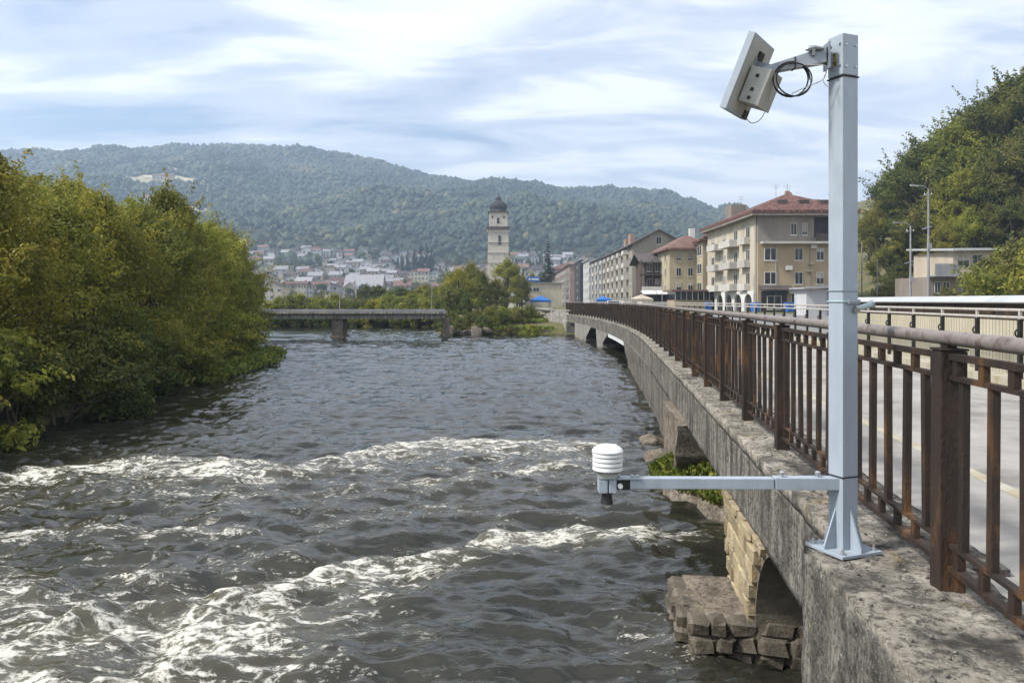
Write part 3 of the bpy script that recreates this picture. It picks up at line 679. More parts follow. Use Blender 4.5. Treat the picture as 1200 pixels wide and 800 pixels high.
# solar panel
ph = R(35); el = R(23)
pn = Vector((-math.cos(el)*math.cos(ph), math.cos(el)*math.sin(ph), math.sin(el)))
pw = Vector((math.sin(ph), math.cos(ph), 0)); pl_ = pw.cross(pn).normalized()
if pl_.z < 0: pl_ = -pl_
pc = at(876, 91, 3.70)
sp = thing('solar_panel', pc-pl_*.21, 'small solar panel seen from behind, tilted on its arm at the top of the mast', 'solar panel')
LH, WH = .180, .15
link('frame', MB().obox(pc, pw*WH, pl_*LH, pn*.017).mesh('frame', bevel=.003), 'galv', sp, world=True)
link('back_sheet', MB().obox(pc-pn*.0175, pw*(WH-.012), pl_*(LH-.012), pn*.0015).mesh('back_sheet'), 'panelback', sp, world=True)
link('glass', MB().obox(pc+pn*.0175, pw*(WH-.01), pl_*(LH-.01), pn*.0012).mesh('glass'), 'cell', sp, world=True)
link('junction_box', MB().obox(pc-pn*.024+pl_*.105+pw*.0, pw*.028, pl_*.02, pn*.006).mesh('junction_box', bevel=.002), 'black', sp, world=True)
link('corner_pad', MB().obox(pc-pn*.021-pl_*.158+pw*.10, pw*.028, pl_*.02, pn*.003).mesh('corner_pad'), 'black', sp, world=True)
q = pc-pn*.05+pl_*.05+pw*.01
link('mount', MB().obox(pc-pn*.021+pl_*.05, pw*.045, pl_*.045, pn*.004).obox(q, pw*.006, pl_*.035, pn*.03).mesh('mount', bevel=.002), 'galv2', sp, world=True)
bc = pc-pn*.072-pl_*.035+pw*.015
cbx = thing('control_box', bc-pl_*.1, 'pale grey electronics box strapped to the back of the solar panel', 'control box')
link('housing', MB().obox(bc, pw*.085, pl_*.085, pn*.046).mesh('housing', bevel=.006), 'boxgrey', cbx, world=True)
link('lid', MB().obox(bc-pn*.050, pw*.087, pl_*.087, pn*.005).mesh('lid', bevel=.003), 'panelback', cbx, world=True)
for k, w in ((.045, .02), (-.02, .02), (-.06, .012)):
    link('fitting', MB().obox(bc-pw*.088+pl_*k, pw*.004, pl_*.007, pn*.007).mesh('fitting', bevel=.001), 'black', cbx, world=True)
# cables
lc = thing('coiled_cable', at(930, 95, 3.6), 'coil of black cable hanging under the panel arm', 'cable')
cc = at(929, 93, 3.60); pts = []
for k in range(0, 3*24+1):
    a = 2*math.pi*k/24; r = .082+.006*math.sin(a*.37+k*.11); pts.append(cc+Vector((r*math.cos(a)*1.02, .02*math.sin(a*.33)+.008*math.cos(a*1.3), r*math.sin(a)*.96)))
link('coil', MB().tube(pts, .0036, 6).mesh('coil', smooth=True), 'black', lc, world=True)
def bez(pts, n=14):
    out = []
    P_ = [Vector(p) for p in pts]; P_ = [2*P_[0]-P_[1]]+P_+[2*P_[-1]-P_[-2]]
    for i in range(1, len(P_)-2):
        for k in range(n):
            t_ = k/n; out.append(.5*((2*P_[i])+(-P_[i-1]+P_[i+1])*t_+(2*P_[i-1]-5*P_[i]+4*P_[i+1]-P_[i+2])*t_*t_+(-P_[i-1]+3*P_[i]-3*P_[i+1]+P_[i+2])*t_**3))
    return out+[P_[-2]]
link('lead', MB().tube(bez([at(928, 110, 3.6), at(945, 102, 3.6), at(962, 95, 3.58), at(968, 86, 3.56), at(966, 77, 3.55), at(950, 76, 3.58), at(932, 76, 3.62)]), .0025, 6).mesh('lead', smooth=True), 'cable_grey', lc, world=True)
link('lead', MB().tube(bez([at(966, 88, 3.56), at(965, 96, 3.55), at(970, 102, 3.545)]), .002, 6).mesh('lead', smooth=True), 'cable_grey', lc, world=True)
o = link('panel_lead', MB().tube(bez([pc-pl_*.165+pw*.10-pn*.02, at(880, 144, 3.70), at(890, 141, 3.66), at(898, 128, 3.64), at(902, 112, 3.63), at(905, 100, 3.62)]), .0022, 6).mesh('panel_lead', smooth=True), 'cable_grey')
tag(o, 'thin grey lead looping down from the solar panel to its box', 'cable')

# radiation shield sensor at the end of the arm
sx_, sy_ = .452, 3.63
ss = thing('weather_sensor', (sx_, sy_, aE.z-.07), 'white louvred sensor with a dark cone beneath, hung at the end of the side arm', 'sensor')
zt0 = H-.690
louv = []
for k in range(4):
    zz0 = zt0-.036-.0215*k; r = .072
    link('louvre', MB().lathe([(.052, .014), (.070, .008), (r, -.003), (r-.001, -.007), (.060, -.004), (.045, -.004)], (sx_, sy_, zz0), 32).mesh('louvre', smooth=True), 'plastic', ss, world=True)
link('cap', MB().lathe([(.060, -.024), (.073, -.024), (.074, -.018), (.066, -.006), (.045, .006), (.02, .012), (.002, .0135)], (sx_, sy_, zt0), 32).mesh('cap', smooth=True), 'plastic', ss, world=True)
link('core', MB().lathe([(.044, -.125), (.044, -.02)], (sx_, sy_, zt0), 20).mesh('core', smooth=True), 'cable_grey', ss, world=True)
link('neck', MB().lathe([(.048, -.142), (.050, -.122)], (sx_-.0, sy_, zt0), 24).mesh('neck', smooth=True), 'boxgrey', ss, world=True)
link('mounting_plate', MB().box(sx_-.045, sx_+.155, sy_-.035, sy_+.035, zt0-.150, zt0-.1435).mesh('mounting_plate', bevel=.002), 'galv2', ss, world=True)
link('body', MB().box(sx_-.045, sx_-.004, sy_-.036, sy_+.036, zt0-.212, zt0-.151).box(sx_+.002, sx_+.038, sy_-.036, sy_+.036, zt0-.212, zt0-.151).mesh('body', bevel=.004), 'galv', ss, world=True)
link('cone', MB().lathe([(.030, -.268), (.029, -.266), (.022, -.2125)], (sx_-.004, sy_, zt0), 20).mesh('cone', smooth=True), 'black', ss, world=True)
link('bracket', MB().box(sx_+.042, sx_+.103, sy_-.024, sy_+.024, zt0-.200, zt0-.151).mesh('bracket', bevel=.003), 'black', ss, world=True)
link('knob', MB().tube([(sx_+.055, sy_-.025, zt0-.178), (sx_+.055, sy_-.042, zt0-.178)], .012, 12).mesh('knob', smooth=True), 'plastic', ss, world=True)
for dx in (.05, .115, .14): link('bolt', MB().lathe([(.008, 0), (.008, .008), (.004, .010)], (sx_+dx, sy_, zt0-.1433), 8).mesh('bolt'), 'steel', ss, world=True)

#@@PART2@@
# ------------------------------------------------------------------ vegetation prototypes
def leaf_arrays(C, Rr, n, size, seed, flat=.8, tint=None, asp=.46, droop=.25, up=.5):
    g = np.random.default_rng(seed); k = len(C); w = Rr**2; idx = g.choice(k, n, p=w/w.sum())
    d = g.normal(size=(n, 3)); d /= np.linalg.norm(d, axis=1)[:, None]
    p = C[idx]+d*(Rr[idx]*g.random(n)**.34)[:, None]*np.array([1, 1, flat])
    nrm = g.normal(size=(n, 3))*.62+d*.95+np.array([0, 0, up]); nrm /= np.linalg.norm(nrm, axis=1)[:, None]
    l = g.normal(size=(n, 3))+d*.6-np.array([0, 0, droop]); l -= nrm*(l*nrm).sum(1)[:, None]; l /= np.linalg.norm(l, axis=1)[:, None]
    s = size*g.uniform(.65, 1.35, n)
    ww = np.cross(nrm, l)*(s*asp*.5)[:, None]; l = l*(s*.5)[:, None]; cup = nrm*(s*.10)[:, None]
    V = np.stack([p-l, p+ww+cup, p+l, p-ww+cup], 1).reshape(-1, 3)
    ct = g.random(k) if tint is None else tint
    tt = np.clip(ct[idx]*.65+g.random(n)*.45-.05, 0, 1)
    return V, tt
def leaf_mesh(name, parts):
    V = np.concatenate([a for a, b in parts]); tt = np.concatenate([b for a, b in parts])
    F = np.arange(len(V)).reshape(-1, 4)
    return npmesh(name, V, F, {'tint': ('FACE', tt)})
def broad_tree(seed, height=6.3, rad=2.6, low=.5, nleaf=24000, size=.14, nclump=150, stems=3, spray=70, top_pow=.75):
    g = np.random.default_rng(seed)
    z = low+(height-low)*g.random(nclump)**.85; a = g.random(nclump)*2*np.pi
    tz = (z-low)/(height-low)
    prof = np.sin(np.pi*np.clip(tz*.86+.14, 0, 1)**top_pow)**.7
    lump = 1+.32*pnoise(np.cos(a)*1.6+seed*3.1, np.sin(a)*1.6+z*.55)*1.6
    r = rad*prof*lump*np.sqrt(g.uniform(.22, 1, nclump))
    C = np.stack([np.cos(a)*r, np.sin(a)*r, z], 1); Rr = g.uniform(.38, .78, nclump)*(rad/2.6)
    tint = np.clip(.5+.9*pnoise(C[:, 0]*.5+seed, C[:, 2]*.5+C[:, 1]*.5)+g.normal(0, .16, nclump)+.16*(tz-.5), 0, 1)
    parts = [leaf_arrays(C, Rr, int(nleaf*.86), size, seed, tint=tint)]
    # loose sprays that break the outline
    o = np.argsort(-(np.hypot(C[:, 0], C[:, 1])/rad+tz*.8))[:spray]; SC = []; SR = []; ST = []
    for i in o:
        dirv = np.array([C[i, 0], C[i, 1], (C[i, 2]-height*.45)*1.1]); dirv = dirv/(np.linalg.norm(dirv)+1e-6)+g.normal(0, .35, 3)+np.array([0, 0, .25])
        for k in range(6):
            SC.append(C[i]+dirv*(Rr[i]*.7+k*.14*rad/2.6)-np.array([0, 0, .012*k*k])); SR.append(.20-.022*k); ST.append(tint[i])
    parts.append(leaf_arrays(np.array(SC), np.array(SR), int(nleaf*.14), size*.95, seed+5, tint=np.array(ST)))
    crown = leaf_mesh('crown', parts)
    tb = MB(); ends = C[g.choice(nclump, 16, replace=False)]
    for s in range(stems):
        b = Vector((g.normal(0, .18), g.normal(0, .18), -.4)); top = Vector((g.normal(0, rad*.25), g.normal(0, rad*.25), height*g.uniform(.6, .8)))
        mid = b.lerp(top, .5)+Vector((g.normal(0, .2), g.normal(0, .2), 0))
        r0 = .13*height/6.3*(1 if stems > 1 else 1.5)
        tb.tube([b, b.lerp(mid, .5), mid, mid.lerp(top, .5), top], [r0*1.25, r0, r0*.75, r0*.5, r0*.2], 7)
        for e in ends[s::stems]:
            e = Vector(e); t_ = min(.9, max(.15, (e.z-.3)/height*.7)); st = b.lerp(mid, t_*2) if t_ < .5 else mid.lerp(top, (t_-.5)*2)
            tb.tube([st, st.lerp(e, .5)+Vector((0, 0, .15)), e], [r0*.42, r0*.28, r0*.1], 5)
    return crown, tb.mesh('trunk', smooth='all')
def conifer(seed, height=10, rad=2.2, nleaf=9000, size=.22):
    g = np.random.default_rng(seed); C = []; Rr = []
    for lev in np.linspace(.06, 1, 26):
        z = height*lev; r = rad*(1-lev)**.85+.12; k = max(3, int(14*(1-lev)+3))
        for i in range(k):
            a = g.random()*6.283; ro = r*g.uniform(.75, 1.12)
            for q in np.linspace(.3, 1, 4):
                C.append((math.cos(a)*ro*q, math.sin(a)*ro*q, z-.28*ro*q*q)); Rr.append(.16+.16*r*(1-q*.4))
    C = np.array(C); Rr = np.array(Rr)
    crown = leaf_mesh('crown', [leaf_arrays(C, Rr, nleaf, size, seed, flat=.6, asp=.3, droop=.5)])
    return crown, MB().tube([(0, 0, -.3), (0, 0, height*.5), (0, 0, height*.97)], [.16, .1, .02], 7).mesh('trunk', smooth='all')
PROTO = {
    'w0': broad_tree(11, 6.3, 2.7, .2, 30000, .135, 115, 4), 'w1': broad_tree(12, 6.1, 2.5, .15, 28000, .13, 110, 4),
    'w2': broad_tree(13, 6.6, 2.6, .3, 29000, .14, 112, 3), 'w3': broad_tree(14, 5.8, 2.9, .1, 30000, .135, 120, 5),
    't0': broad_tree(21, 8.5, 3.0, 1.7, 20000, .20, 80, 1, top_pow=.9), 't1': broad_tree(22, 8.0, 3.3, 1.5, 20000, .20, 80, 1, top_pow=.85), 't2': broad_tree(23, 9.0, 2.8, 1.6, 19000, .20, 76, 1),
    's0': broad_tree(31, 1.7, 1.1, .0, 3800, .12, 40, 3, 20), 's1': broad_tree(32, 1.5, 1.3, .0, 3800, .12, 40, 3, 20),
    'f0': broad_tree(41, 7, 3.0, .8, 2200, .55, 60, 1, 30), 'f1': broad_tree(42, 8, 2.6, .8, 2200, .55, 60, 1, 30),
    'c0': conifer(51, 16, 3.0, 11000, .42), 'c1': conifer(52, 13, 1.8, 6000, .42),
}
PM = {}
def tree(name, proto, leaf, loc, scl, label, cat='tree', group=None, rz=None, widen=1.0):
    cr = PROTO[proto][0]
    if not cr.materials: cr.materials.append(MT[leaf])
    tk = PROTO[proto][1]
    if not tk.materials: tk.materials.append(MT['bark'])
    t_ = thing(name, loc, label, cat, group, rz if rz is not None else random.uniform(0, 6.28)); t_.scale = (scl*widen, scl*widen, scl)
    c = link('crown', cr, None, t_); c.material_slots[0].link = 'OBJECT'; c.material_slots[0].material = MT[leaf]; link('trunk', tk, None, t_)
    return t_
ORD = ['first', 'second', 'third', 'fourth', 'fifth', 'sixth', 'seventh', 'eighth', 'ninth', 'tenth', 'eleventh', 'twelfth', 'thirteenth', 'fourteenth', 'fifteenth', 'sixteenth', 'seventeenth', 'eighteenth', 'nineteenth', 'twentieth', 'twenty-first', 'twenty-second', 'twenty-third', 'twenty-fourth', 'twenty-fifth', 'twenty-sixth', 'twenty-seventh', 'twenty-eighth', 'twenty-ninth', 'thirtieth']
rt = random.Random(5)
# left bank, two rows
rowA = [(-12.6, 14.2), (-12.3, 17.6), (-12.5, 20.6), (-12.9, 23.8), (-13.3, 27.0), (-13.8, 30.6), (-14.3, 34.4), (-15.1, 38.2), (-16.2, 42.2), (-17.3, 46.6), (-18.8, 51.5)]
for i, (x, y) in enumerate(rowA):
    tree('riverside_tree', ['w0', 'w2', 'w1', 'w3'][i % 4], ['leaf_w', 'leaf_y', 'leaf_w', 'leaf_y', 'leaf_w', 'leaf_w', 'leaf_y', 'leaf_w', 'leaf_w', 'leaf_w', 'leaf_d'][i],
         (x, y, .35), [.82, .88, .82, .95, .90, 1.0, .96, 1.02, .98, .96, .92][i], f'{ORD[i]} leafy tree in the front row on the left riverbank, counted from the left', group='front row of trees on the left bank', widen=[1, .9, 1.05, .85, 1, .84, 1, .85, 1, .85, 1][i])
rowB = [(-16.6, 19.0), (-16.8, 22.4), (-16.6, 25.6), (-17.0, 29.4), (-17.6, 33.4), (-18.4, 37.4), (-19.6, 42), (-21, 47)]
for i, (x, y) in enumerate(rowB):
    tree('riverside_tree', ['w1', 'w3', 'w0', 'w2'][i % 4], ['leaf_y', 'leaf_w', 'leaf_w', 'leaf_y', 'leaf_w', 'leaf_w', 'leaf_w', 'leaf_w'][i], (x, y, .9), [.98, .97, .94, .94, .95, .95, .94, .92][i],
         f'{ORD[i]} leafy tree behind the front row on the left bank, counted from the left', group='back row of trees on the left bank')
# overhanging shrubs on the waterline
yv = 11.5; i = 0
while yv < 41:
    tree('waterside_shrub', rt.choice(['s0', 's1']), rt.choice(['leaf_w', 'leaf_d', 'leaf_o', 'leaf_w']), (float(XL(yv))-.75-(1.3 if yv > 29 else 0)+rt.uniform(-.2, .2), yv, .05), rt.uniform(.95, 1.35),
         f'{ORD[i]} low shrub overhanging the left waterline, counted away from the camera', 'shrub', 'shrubs along the left waterline'); yv += rt.uniform(1.3, 1.9); i += 1
# grassy spit below the left trees and grass mound by the viaduct
def grass(name, pts, n, hgt, label, seed, leaf='leaf_g'):
    g = np.random.default_rng(seed); pts = np.array(pts); idx = g.integers(0, len(pts), n)
    a = g.random(n)*6.283; rr = pts[idx, 3]*np.sqrt(g.random(n)); p = pts[idx, :3]+np.stack([np.cos(a)*rr, np.sin(a)*rr, pts[idx, 4]*(1-(rr/pts[idx, 3])**2)], 1)
    h_ = hgt*g.uniform(.5, 1.3, n); b = g.random(n)*6.283; ld = np.stack([np.cos(b), np.sin(b), 0*b], 1)*(h_*g.uniform(.2, .9, n))[:, None]
    sd_ = np.stack([-np.sin(b), np.cos(b), 0*b], 1)*(.05*hgt/.25*g.uniform(.6, 1.2, n)*.4)[:, None]; upv = np.stack([0*h_, 0*h_, h_], 1)
    V = np.stack([p-sd_, p+sd_, p+ld*.45+upv*.8+sd_*.6, p+ld+upv*.75], 1).reshape(-1, 3)
    me = npmesh(name, V, np.arange(len(V)).reshape(-1, 4), {'tint': ('FACE', g.random(n))})
    o = link(name, me, leaf); return tag(o, label, 'grass', kind='stuff')
gp = []
for yq in np.arange(26, 40, .7):
    gp.append((float(XL(yq))+.1, yq, .05, .9, .25))
grass('bank_grass', gp, 5200, .26, 'pale green grass fringe along the left waterline', 1)
gm_pts = [tuple(rp(y, o_, z))+(r, hh) for y, o_, z, r, hh in ((11.2, .25, .15, .75, .35), (12.0, .0, .1, .7, .35), (10.5, .6, .15, .7, .35), (12.6, .5, .2, .7, .4), (11.4, .9, .2, .8, .45), (10.2, 1.0, .15, .6, .4))]
mound = []
grass('mound_grass', gm_pts, 22000, .11, 'bright green grass mound under the viaduct beside the second pier', 2)
mm = MB()
for (x, y, z, r, hh) in gm_pts:
    mm.lathe([(r*1.15, -.35), (r*1.05, -.02), (r*.8, hh*.32), (r*.45, hh*.72), (.02, hh*.92)], (x, y, z), 16)
tag(link('mound', mm.mesh('mound', smooth='all'), 'rock'), kind='structure')
# small weeds on the coping
for k, (y, of) in enumerate([(5.6, -.05), (7.9, -.02)]):
    pass

# ------------------------------------------------------------------ buildings
def wallmat(nm, c, v=.82): return mat(nm, c, tuple(x*v for x in c), tuple(x*.5 for x in c), scale=.55, stretch=(1, 1, .45), rough=.92, bump=.15, bscale=6, lo=.38, hi=.80, detail=8)
W = {k: wallmat('render_'+k, c) for k, c in dict(ochre=(.36, .285, .185), taupe=(.25, .22, .185), beige=(.31, .275, .225), yellow=(.43, .37, .25), cream=(.52, .47, .37), white=(.66, .65, .62), grey=(.34, .34, .34),
     dark=(.045, .042, .045), brick=(.36, .235, .18), pink=(.33, .24, .205), timber=(.09, .065, .05), pale=(.50, .50, .51), sand=(.48, .42, .33)).items()}
MT['glassd'] = mat('window_glass', (.015, .017, .02), (.045, .047, .05), scale=.6, rough=.25, bump=0, spec=.35, rnd=.5)
MT['frame_w'] = mat('window_frame', (.55, .54, .50), (.45, .44, .40), scale=2, rough=.7, bump=0, rnd=.15)
MT['slab'] = mat('balcony_concrete', (.52, .50, .46), (.40, .38, .34), scale=.8, rough=.9, bump=.1, rnd=.15)
MT['tile'] = mat('red_roof_tile', (.045, .030, .027), (.115, .052, .043), (.25, .16, .135), scale=3.2, stretch=(1, 1, 1), rough=.85, bump=.5, bscale=9)
MT['tile2'] = mat('brown_roof_tile', (.13, .075, .06), (.21, .125, .10), scale=.8, rough=.85, bump=.4, bscale=6, rnd=.2)
MT['roofd'] = mat('dark_roof', (.055, .045, .042), (.09, .075, .07), scale=1, rough=.85, bump=.3, bscale=6, rnd=.2)
MT['roofg'] = mat('grey_roof', (.21, .21, .22), (.30, .30, .31), scale=1, rough=.8, bump=.2, bscale=6, rnd=.2)
MT['blue'] = mat('blue_tarp', (.015, .10, .36), (.03, .17, .50), scale=2, rough=.6, bump=.1)
MT['fabric_y'] = mat('ochre_fabric', (.50, .31, .07), (.42, .24, .06), scale=2, rough=.8, bump=.1)
fm_ = MB()
for (a, b, c_, d_) in ((-.5, -.45, -.5, .5), (.45, .5, -.5, .5), (-.45, .45, -.5, -.45), (-.45, .45, .46, .5), (-.025, .025, -.45, .46), (-.56, .56, -.56, -.505)): fm_.box(a, b, -.06, .04, c_, d_)
WIN = fm_.mesh('window'); WIN.materials.append(MT['frame_w'])
PANE = MB().box(-.45, .45, -.02, .005, -.45, .46).mesh('pane'); PANE.materials.append(MT['glassd'])
BAL = MB().box(-.5, .5, -1.0, 0, -.08, .08).box(-.5, .5, -1.0, -.93, .08, .78).box(-.5, -.47, -.93, 0, .08, .78).box(.47, .5, -.93, 0, .08, .78).mesh('balcony'); BAL.materials.append(MT['slab'])
rwin = random.Random(2); BLIND = []
for k_ in range(3):
    me = MB().box(-.44, .44, -.032, -.022, (.0, -.25, .2)[k_], .455).mesh('blind'); me.materials.append(mat('blind_%d' % k_, ((.42, .40, .36), (.30, .28, .25), (.50, .50, .48))[k_], None, scale=2, rough=.8, bump=0)); BLIND.append(me)
FACE = {'-Y': 0.0, '-X': -math.pi/2}
def child(name, me, parent, loc, rot=0.0, scl=(1, 1, 1), m=None):
    o = link(name, me, m, None, loc=loc, rot=(0, 0, rot), scl=scl); o.parent = parent; o.matrix_parent_inverse = Matrix.Translation(-parent.location); return o
def win(b, x, y, z, w, h_, f='-Y'):
    n = Vector((0, -1, 0)) if f == '-Y' else Vector((-1, 0, 0))
    o = child('window', WIN, b, Vector((x, y, z))+n*.012, FACE[f], (w, 1, h_)); link('pane', PANE, None, o)
    if rwin.random() < .42: b_ = link('blind', BLIND[rwin.randrange(3)], None, o)
    return o
def bal(b, x, y, z, w, f='-X', dep=1.0):
    return child('balcony', BAL, b, (x, y, z), FACE[f], (w, dep, 1))
def wpart(name, mb, m, b, **kw): return link(name, mb.mesh(name, **kw), m, b, world=True)
def gable(x0, x1, y0, y1, ze, zr, axis='y', ov=.5, th=.18):
    mb = MB()
    if axis == 'y':
        xm = (x0+x1)/2; s = (zr-ze)/(xm-x0); e0, e1 = y0-ov, y1+ov
        P = lambda x, y: (x, y, zr-abs(x-xm)*s)
        for a, b in ((x0-ov, xm), (xm, x1+ov)):
            q = [P(a, e0), P(b, e0), P(b, e1), P(a, e1)]; mb.add(q+[(u, v, w+th) for u, v, w in q], [(0,3,2,1),(4,5,6,7),(0,1,5,4),(1,2,6,5),(2,3,7,6),(3,0,4,7)])
    else:
        ym = (y0+y1)/2; s = (zr-ze)/(ym-y0); e0, e1 = x0-ov, x1+ov
        P = lambda x, y: (x, y, zr-abs(y-ym)*s)
        for a, b in ((y0-ov, ym), (ym, y1+ov)):
            q = [P(e0, a), P(e1, a), P(e1, b), P(e0, b)]; mb.add(q+[(u, v, w+th) for u, v, w in q], [(0,3,2,1),(4,5,6,7),(0,1,5,4),(1,2,6,5),(2,3,7,6),(3,0,4,7)])
    return mb
def gable_wall(x0, x1, y0, y1, z0, ze, zr, axis='y'):
    mb = MB()
    if axis == 'y':
        xm = (x0+x1)/2; f = [(x0, z0), (x1, z0), (x1, ze), (xm, zr), (x0, ze)]
        mb.v = [(x, y0, z) for x, z in f]+[(x, y1, z) for x, z in f]
    else:
        ym = (y0+y1)/2; f = [(y0, z0), (y1, z0), (y1, ze), (ym, zr), (y0, ze)]
        mb.v = [(x1, y, z) for y, z in f]+[(x0, y, z) for y, z in f]
    mb.f = [(0, 1, 2, 3, 4), (9, 8, 7, 6, 5)]+[(i, 5+i, 5+(i+1) % 5, (i+1) % 5) for i in range(5)]
    return mb
def hip(x0, x1, y0, y1, ze, zr, ov=.8, th=.2):
    X0, X1, Y0, Y1 = x0-ov, x1+ov, y0-ov, y1+ov; hw = min(X1-X0, Y1-Y0)/2
    if X1-X0 < Y1-Y0: r0, r1 = ((X0+X1)/2, Y0+hw), ((X0+X1)/2, Y1-hw)
    else: r0, r1 = (X0+hw, (Y0+Y1)/2), (X1-hw, (Y0+Y1)/2)
    mb = MB(); vs = [(X0, Y0, ze), (X1, Y0, ze), (X1, Y1, ze), (X0, Y1, ze), (*r0, zr), (*r1, zr)]; lo = [(X0, Y0, ze-th), (X1, Y0, ze-th), (X1, Y1, ze-th), (X0, Y1, ze-th)]
    mb.v = vs+lo
    if X1-X0 < Y1-Y0: mb.f = [(0, 1, 4), (1, 2, 5, 4), (2, 3, 5), (3, 0, 4, 5)]
    else: mb.f = [(0, 1, 5, 4), (1, 2, 5), (2, 3, 4, 5), (3, 0, 4)]
    mb.f += [(6, 7, 1, 0), (7, 8, 2, 1), (8, 9, 3, 2), (9, 6, 0, 3), (9, 8, 7, 6)]
    return mb
G0 = 1.40
# A: ochre corner block
x0, x1, y0, y1 = 28.8, 39.4, 90, 113; ev = 13.35
A = thing('apartment_block', (x0, y0, G0), 'ochre corner apartment block with patched red hip roof, white balconies and arcade', 'building')
wpart('lower_wall', MB().box(x0, x1, y0, y1, G0-.5, 9.62), W['ochre'], A); wpart('upper_wall', MB().box(x0+.01, x1-.01, y0+.01, y1-.01, 9.62, ev), W['taupe'], A)
wpart('side_wall', MB().box(x0-.03, x0, y0+1.1, y1, 3.9, ev-.01), W['cream'], A)
rf = wpart('roof', hip(x0, x1, y0, y1, ev, 16.1, 1.0, .35), 'tile', A)
for bx0, bx1, by0, by1, zt in ((x0+.6, x0+2.6, 103, 106, 15.7), (36.2, 38.9, 97, 100, 15.6)): wpart('roof_box', MB().box(bx0, bx1, by0, by1, ev, zt), W['taupe'], rf)
for cx in (31.6, 34.2, 36.6): wpart('dormer', MB().box(cx, cx+1.1, y0+1.2, y0+3.6, ev+.1, ev+1.45), 'roofd', rf)
for cx, cy in ((34.6, 97), (35.4, 98.5)): wpart('chimney', MB().box(cx, cx+.5, cy, cy+.5, 14.8, 16.7), W['brick'], rf)
wpart('eaves', MB().box(x0-.95, x1+.95, y0-.95, y1+.95, ev-.62, ev-.37), W['taupe'], A)
wpart('ledge', MB().box(x0+.3, x1, y0-.95, y0-.005, 9.45, 9.72), 'slab', A)
for r_, z_ in enumerate((5.45, 8.25)):
    for cx, w_ in ((30.3, 1.5), (33.6, .95), (36.1, .9), (38.3, .9)): win(A, cx, y0, z_, w_, 1.45)
for cx, w_ in ((33.0, .7), (34.3, .6)): win(A, cx, y0, 11.2, w_, 1.4)
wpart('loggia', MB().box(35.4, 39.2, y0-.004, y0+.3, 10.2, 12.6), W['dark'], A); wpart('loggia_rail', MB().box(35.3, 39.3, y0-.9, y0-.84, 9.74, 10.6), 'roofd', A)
win(A, 33.3, y0, 3.0, 1.2, 1.5); wpart('shop_front', MB().box(29.2, 32.2, y0-.06, y0, G0, 3.9), 'glassd', A)
wpart('awning', MB().add([(28.9, y0-1.4, 4.0), (32.6, y0-1.4, 4.0), (32.6, y0-.003, 4.5), (28.9, y0-.003, 4.5), (28.9, y0-1.4, 4.12), (32.6, y0-1.4, 4.12), (32.6, y0-.003, 4.62), (28.9, y0-.003, 4.62)], [(0,3,2,1),(4,5,6,7),(0,1,5,4),(1,2,6,5),(2,3,7,6),(3,0,4,7)]), 'roofd', A)
win(A, 30.7, y0-.07, 2.6, 1.7, 1.6)
for fl, z_ in enumerate((5.4, 8.2, 11.0)):
    for cy in (93.5, 98.6, 104, 109.8): win(A, x0-.03, cy, z_, 1.5, 1.6, '-X')
    for cy, w_ in ((99.8, 5.2), (106.5, 4.2)): bal(A, x0-.04, cy, z_-1.25, w_, '-X', 1.25)
    bal(A, x0-.04, 94.3, z_-1.25, 3.0, '-X', .7)
for k in range(5):
    cy = 92.6+k*4.2; seg = [(cy+1.5*math.cos(R(a)), 2.6+1.05*math.sin(R(a))) for a in range(0, 181, 20)]
    ar = MB(); n = len(seg); out = [(cy+2.1, G0), (cy+2.1, 4.0), (cy-2.1, 4.0), (cy-2.1, G0)]
    poly = [(cy+1.5, G0)]+seg+[(cy-1.5, G0), (cy-2.1, G0), (cy-2.1, 4.0), (cy+2.1, 4.0), (cy+2.1, G0)]
    k_ = len(poly); ar.v = [(x0-.35, a, b) for a, b in poly]+[(x0-.10, a, b) for a, b in poly]
    top = [(cy-2.1, 4.0), (cy+2.1, 4.0)]
    # front face as quads between arch and rectangle
    fr_ = MB()
    arcp = [(cy+1.5, G0)]+seg+[(cy-1.5, G0)]; outp = [(cy+2.1, G0)]+[(cy+2.1-4.2*i/(n-1), 4.0) for i in range(n)]+[(cy-2.1, G0)]
    for xx in (x0-.35, x0-.08):
        b_ = len(fr_.v); fr_.v += [(xx, a, b) for a, b in arcp]+[(xx, a, b) for a, b in outp]; q_ = len(arcp)
        fr_.f += [(b_+i, b_+i+1, b_+q_+i+1, b_+q_+i) for i in range(q_-1)]
    q_ = len(arcp); fr_.f += [(i, i+1, 2*q_+i+1, 2*q_+i) for i in range(q_-1)]
    wpart('arch', fr_, W['white'], A); wpart('arch_glass', MB().box(x0-.07, x0-.04, cy-1.45, cy+1.45, G0, 3.6), 'glassd', A)
wpart('drainpipe', MB().tube([(x0-.12, y0+.5, G0), (x0-.12, y0+.5, ev-.5)], .07, 6), 'pipe_pale', A)

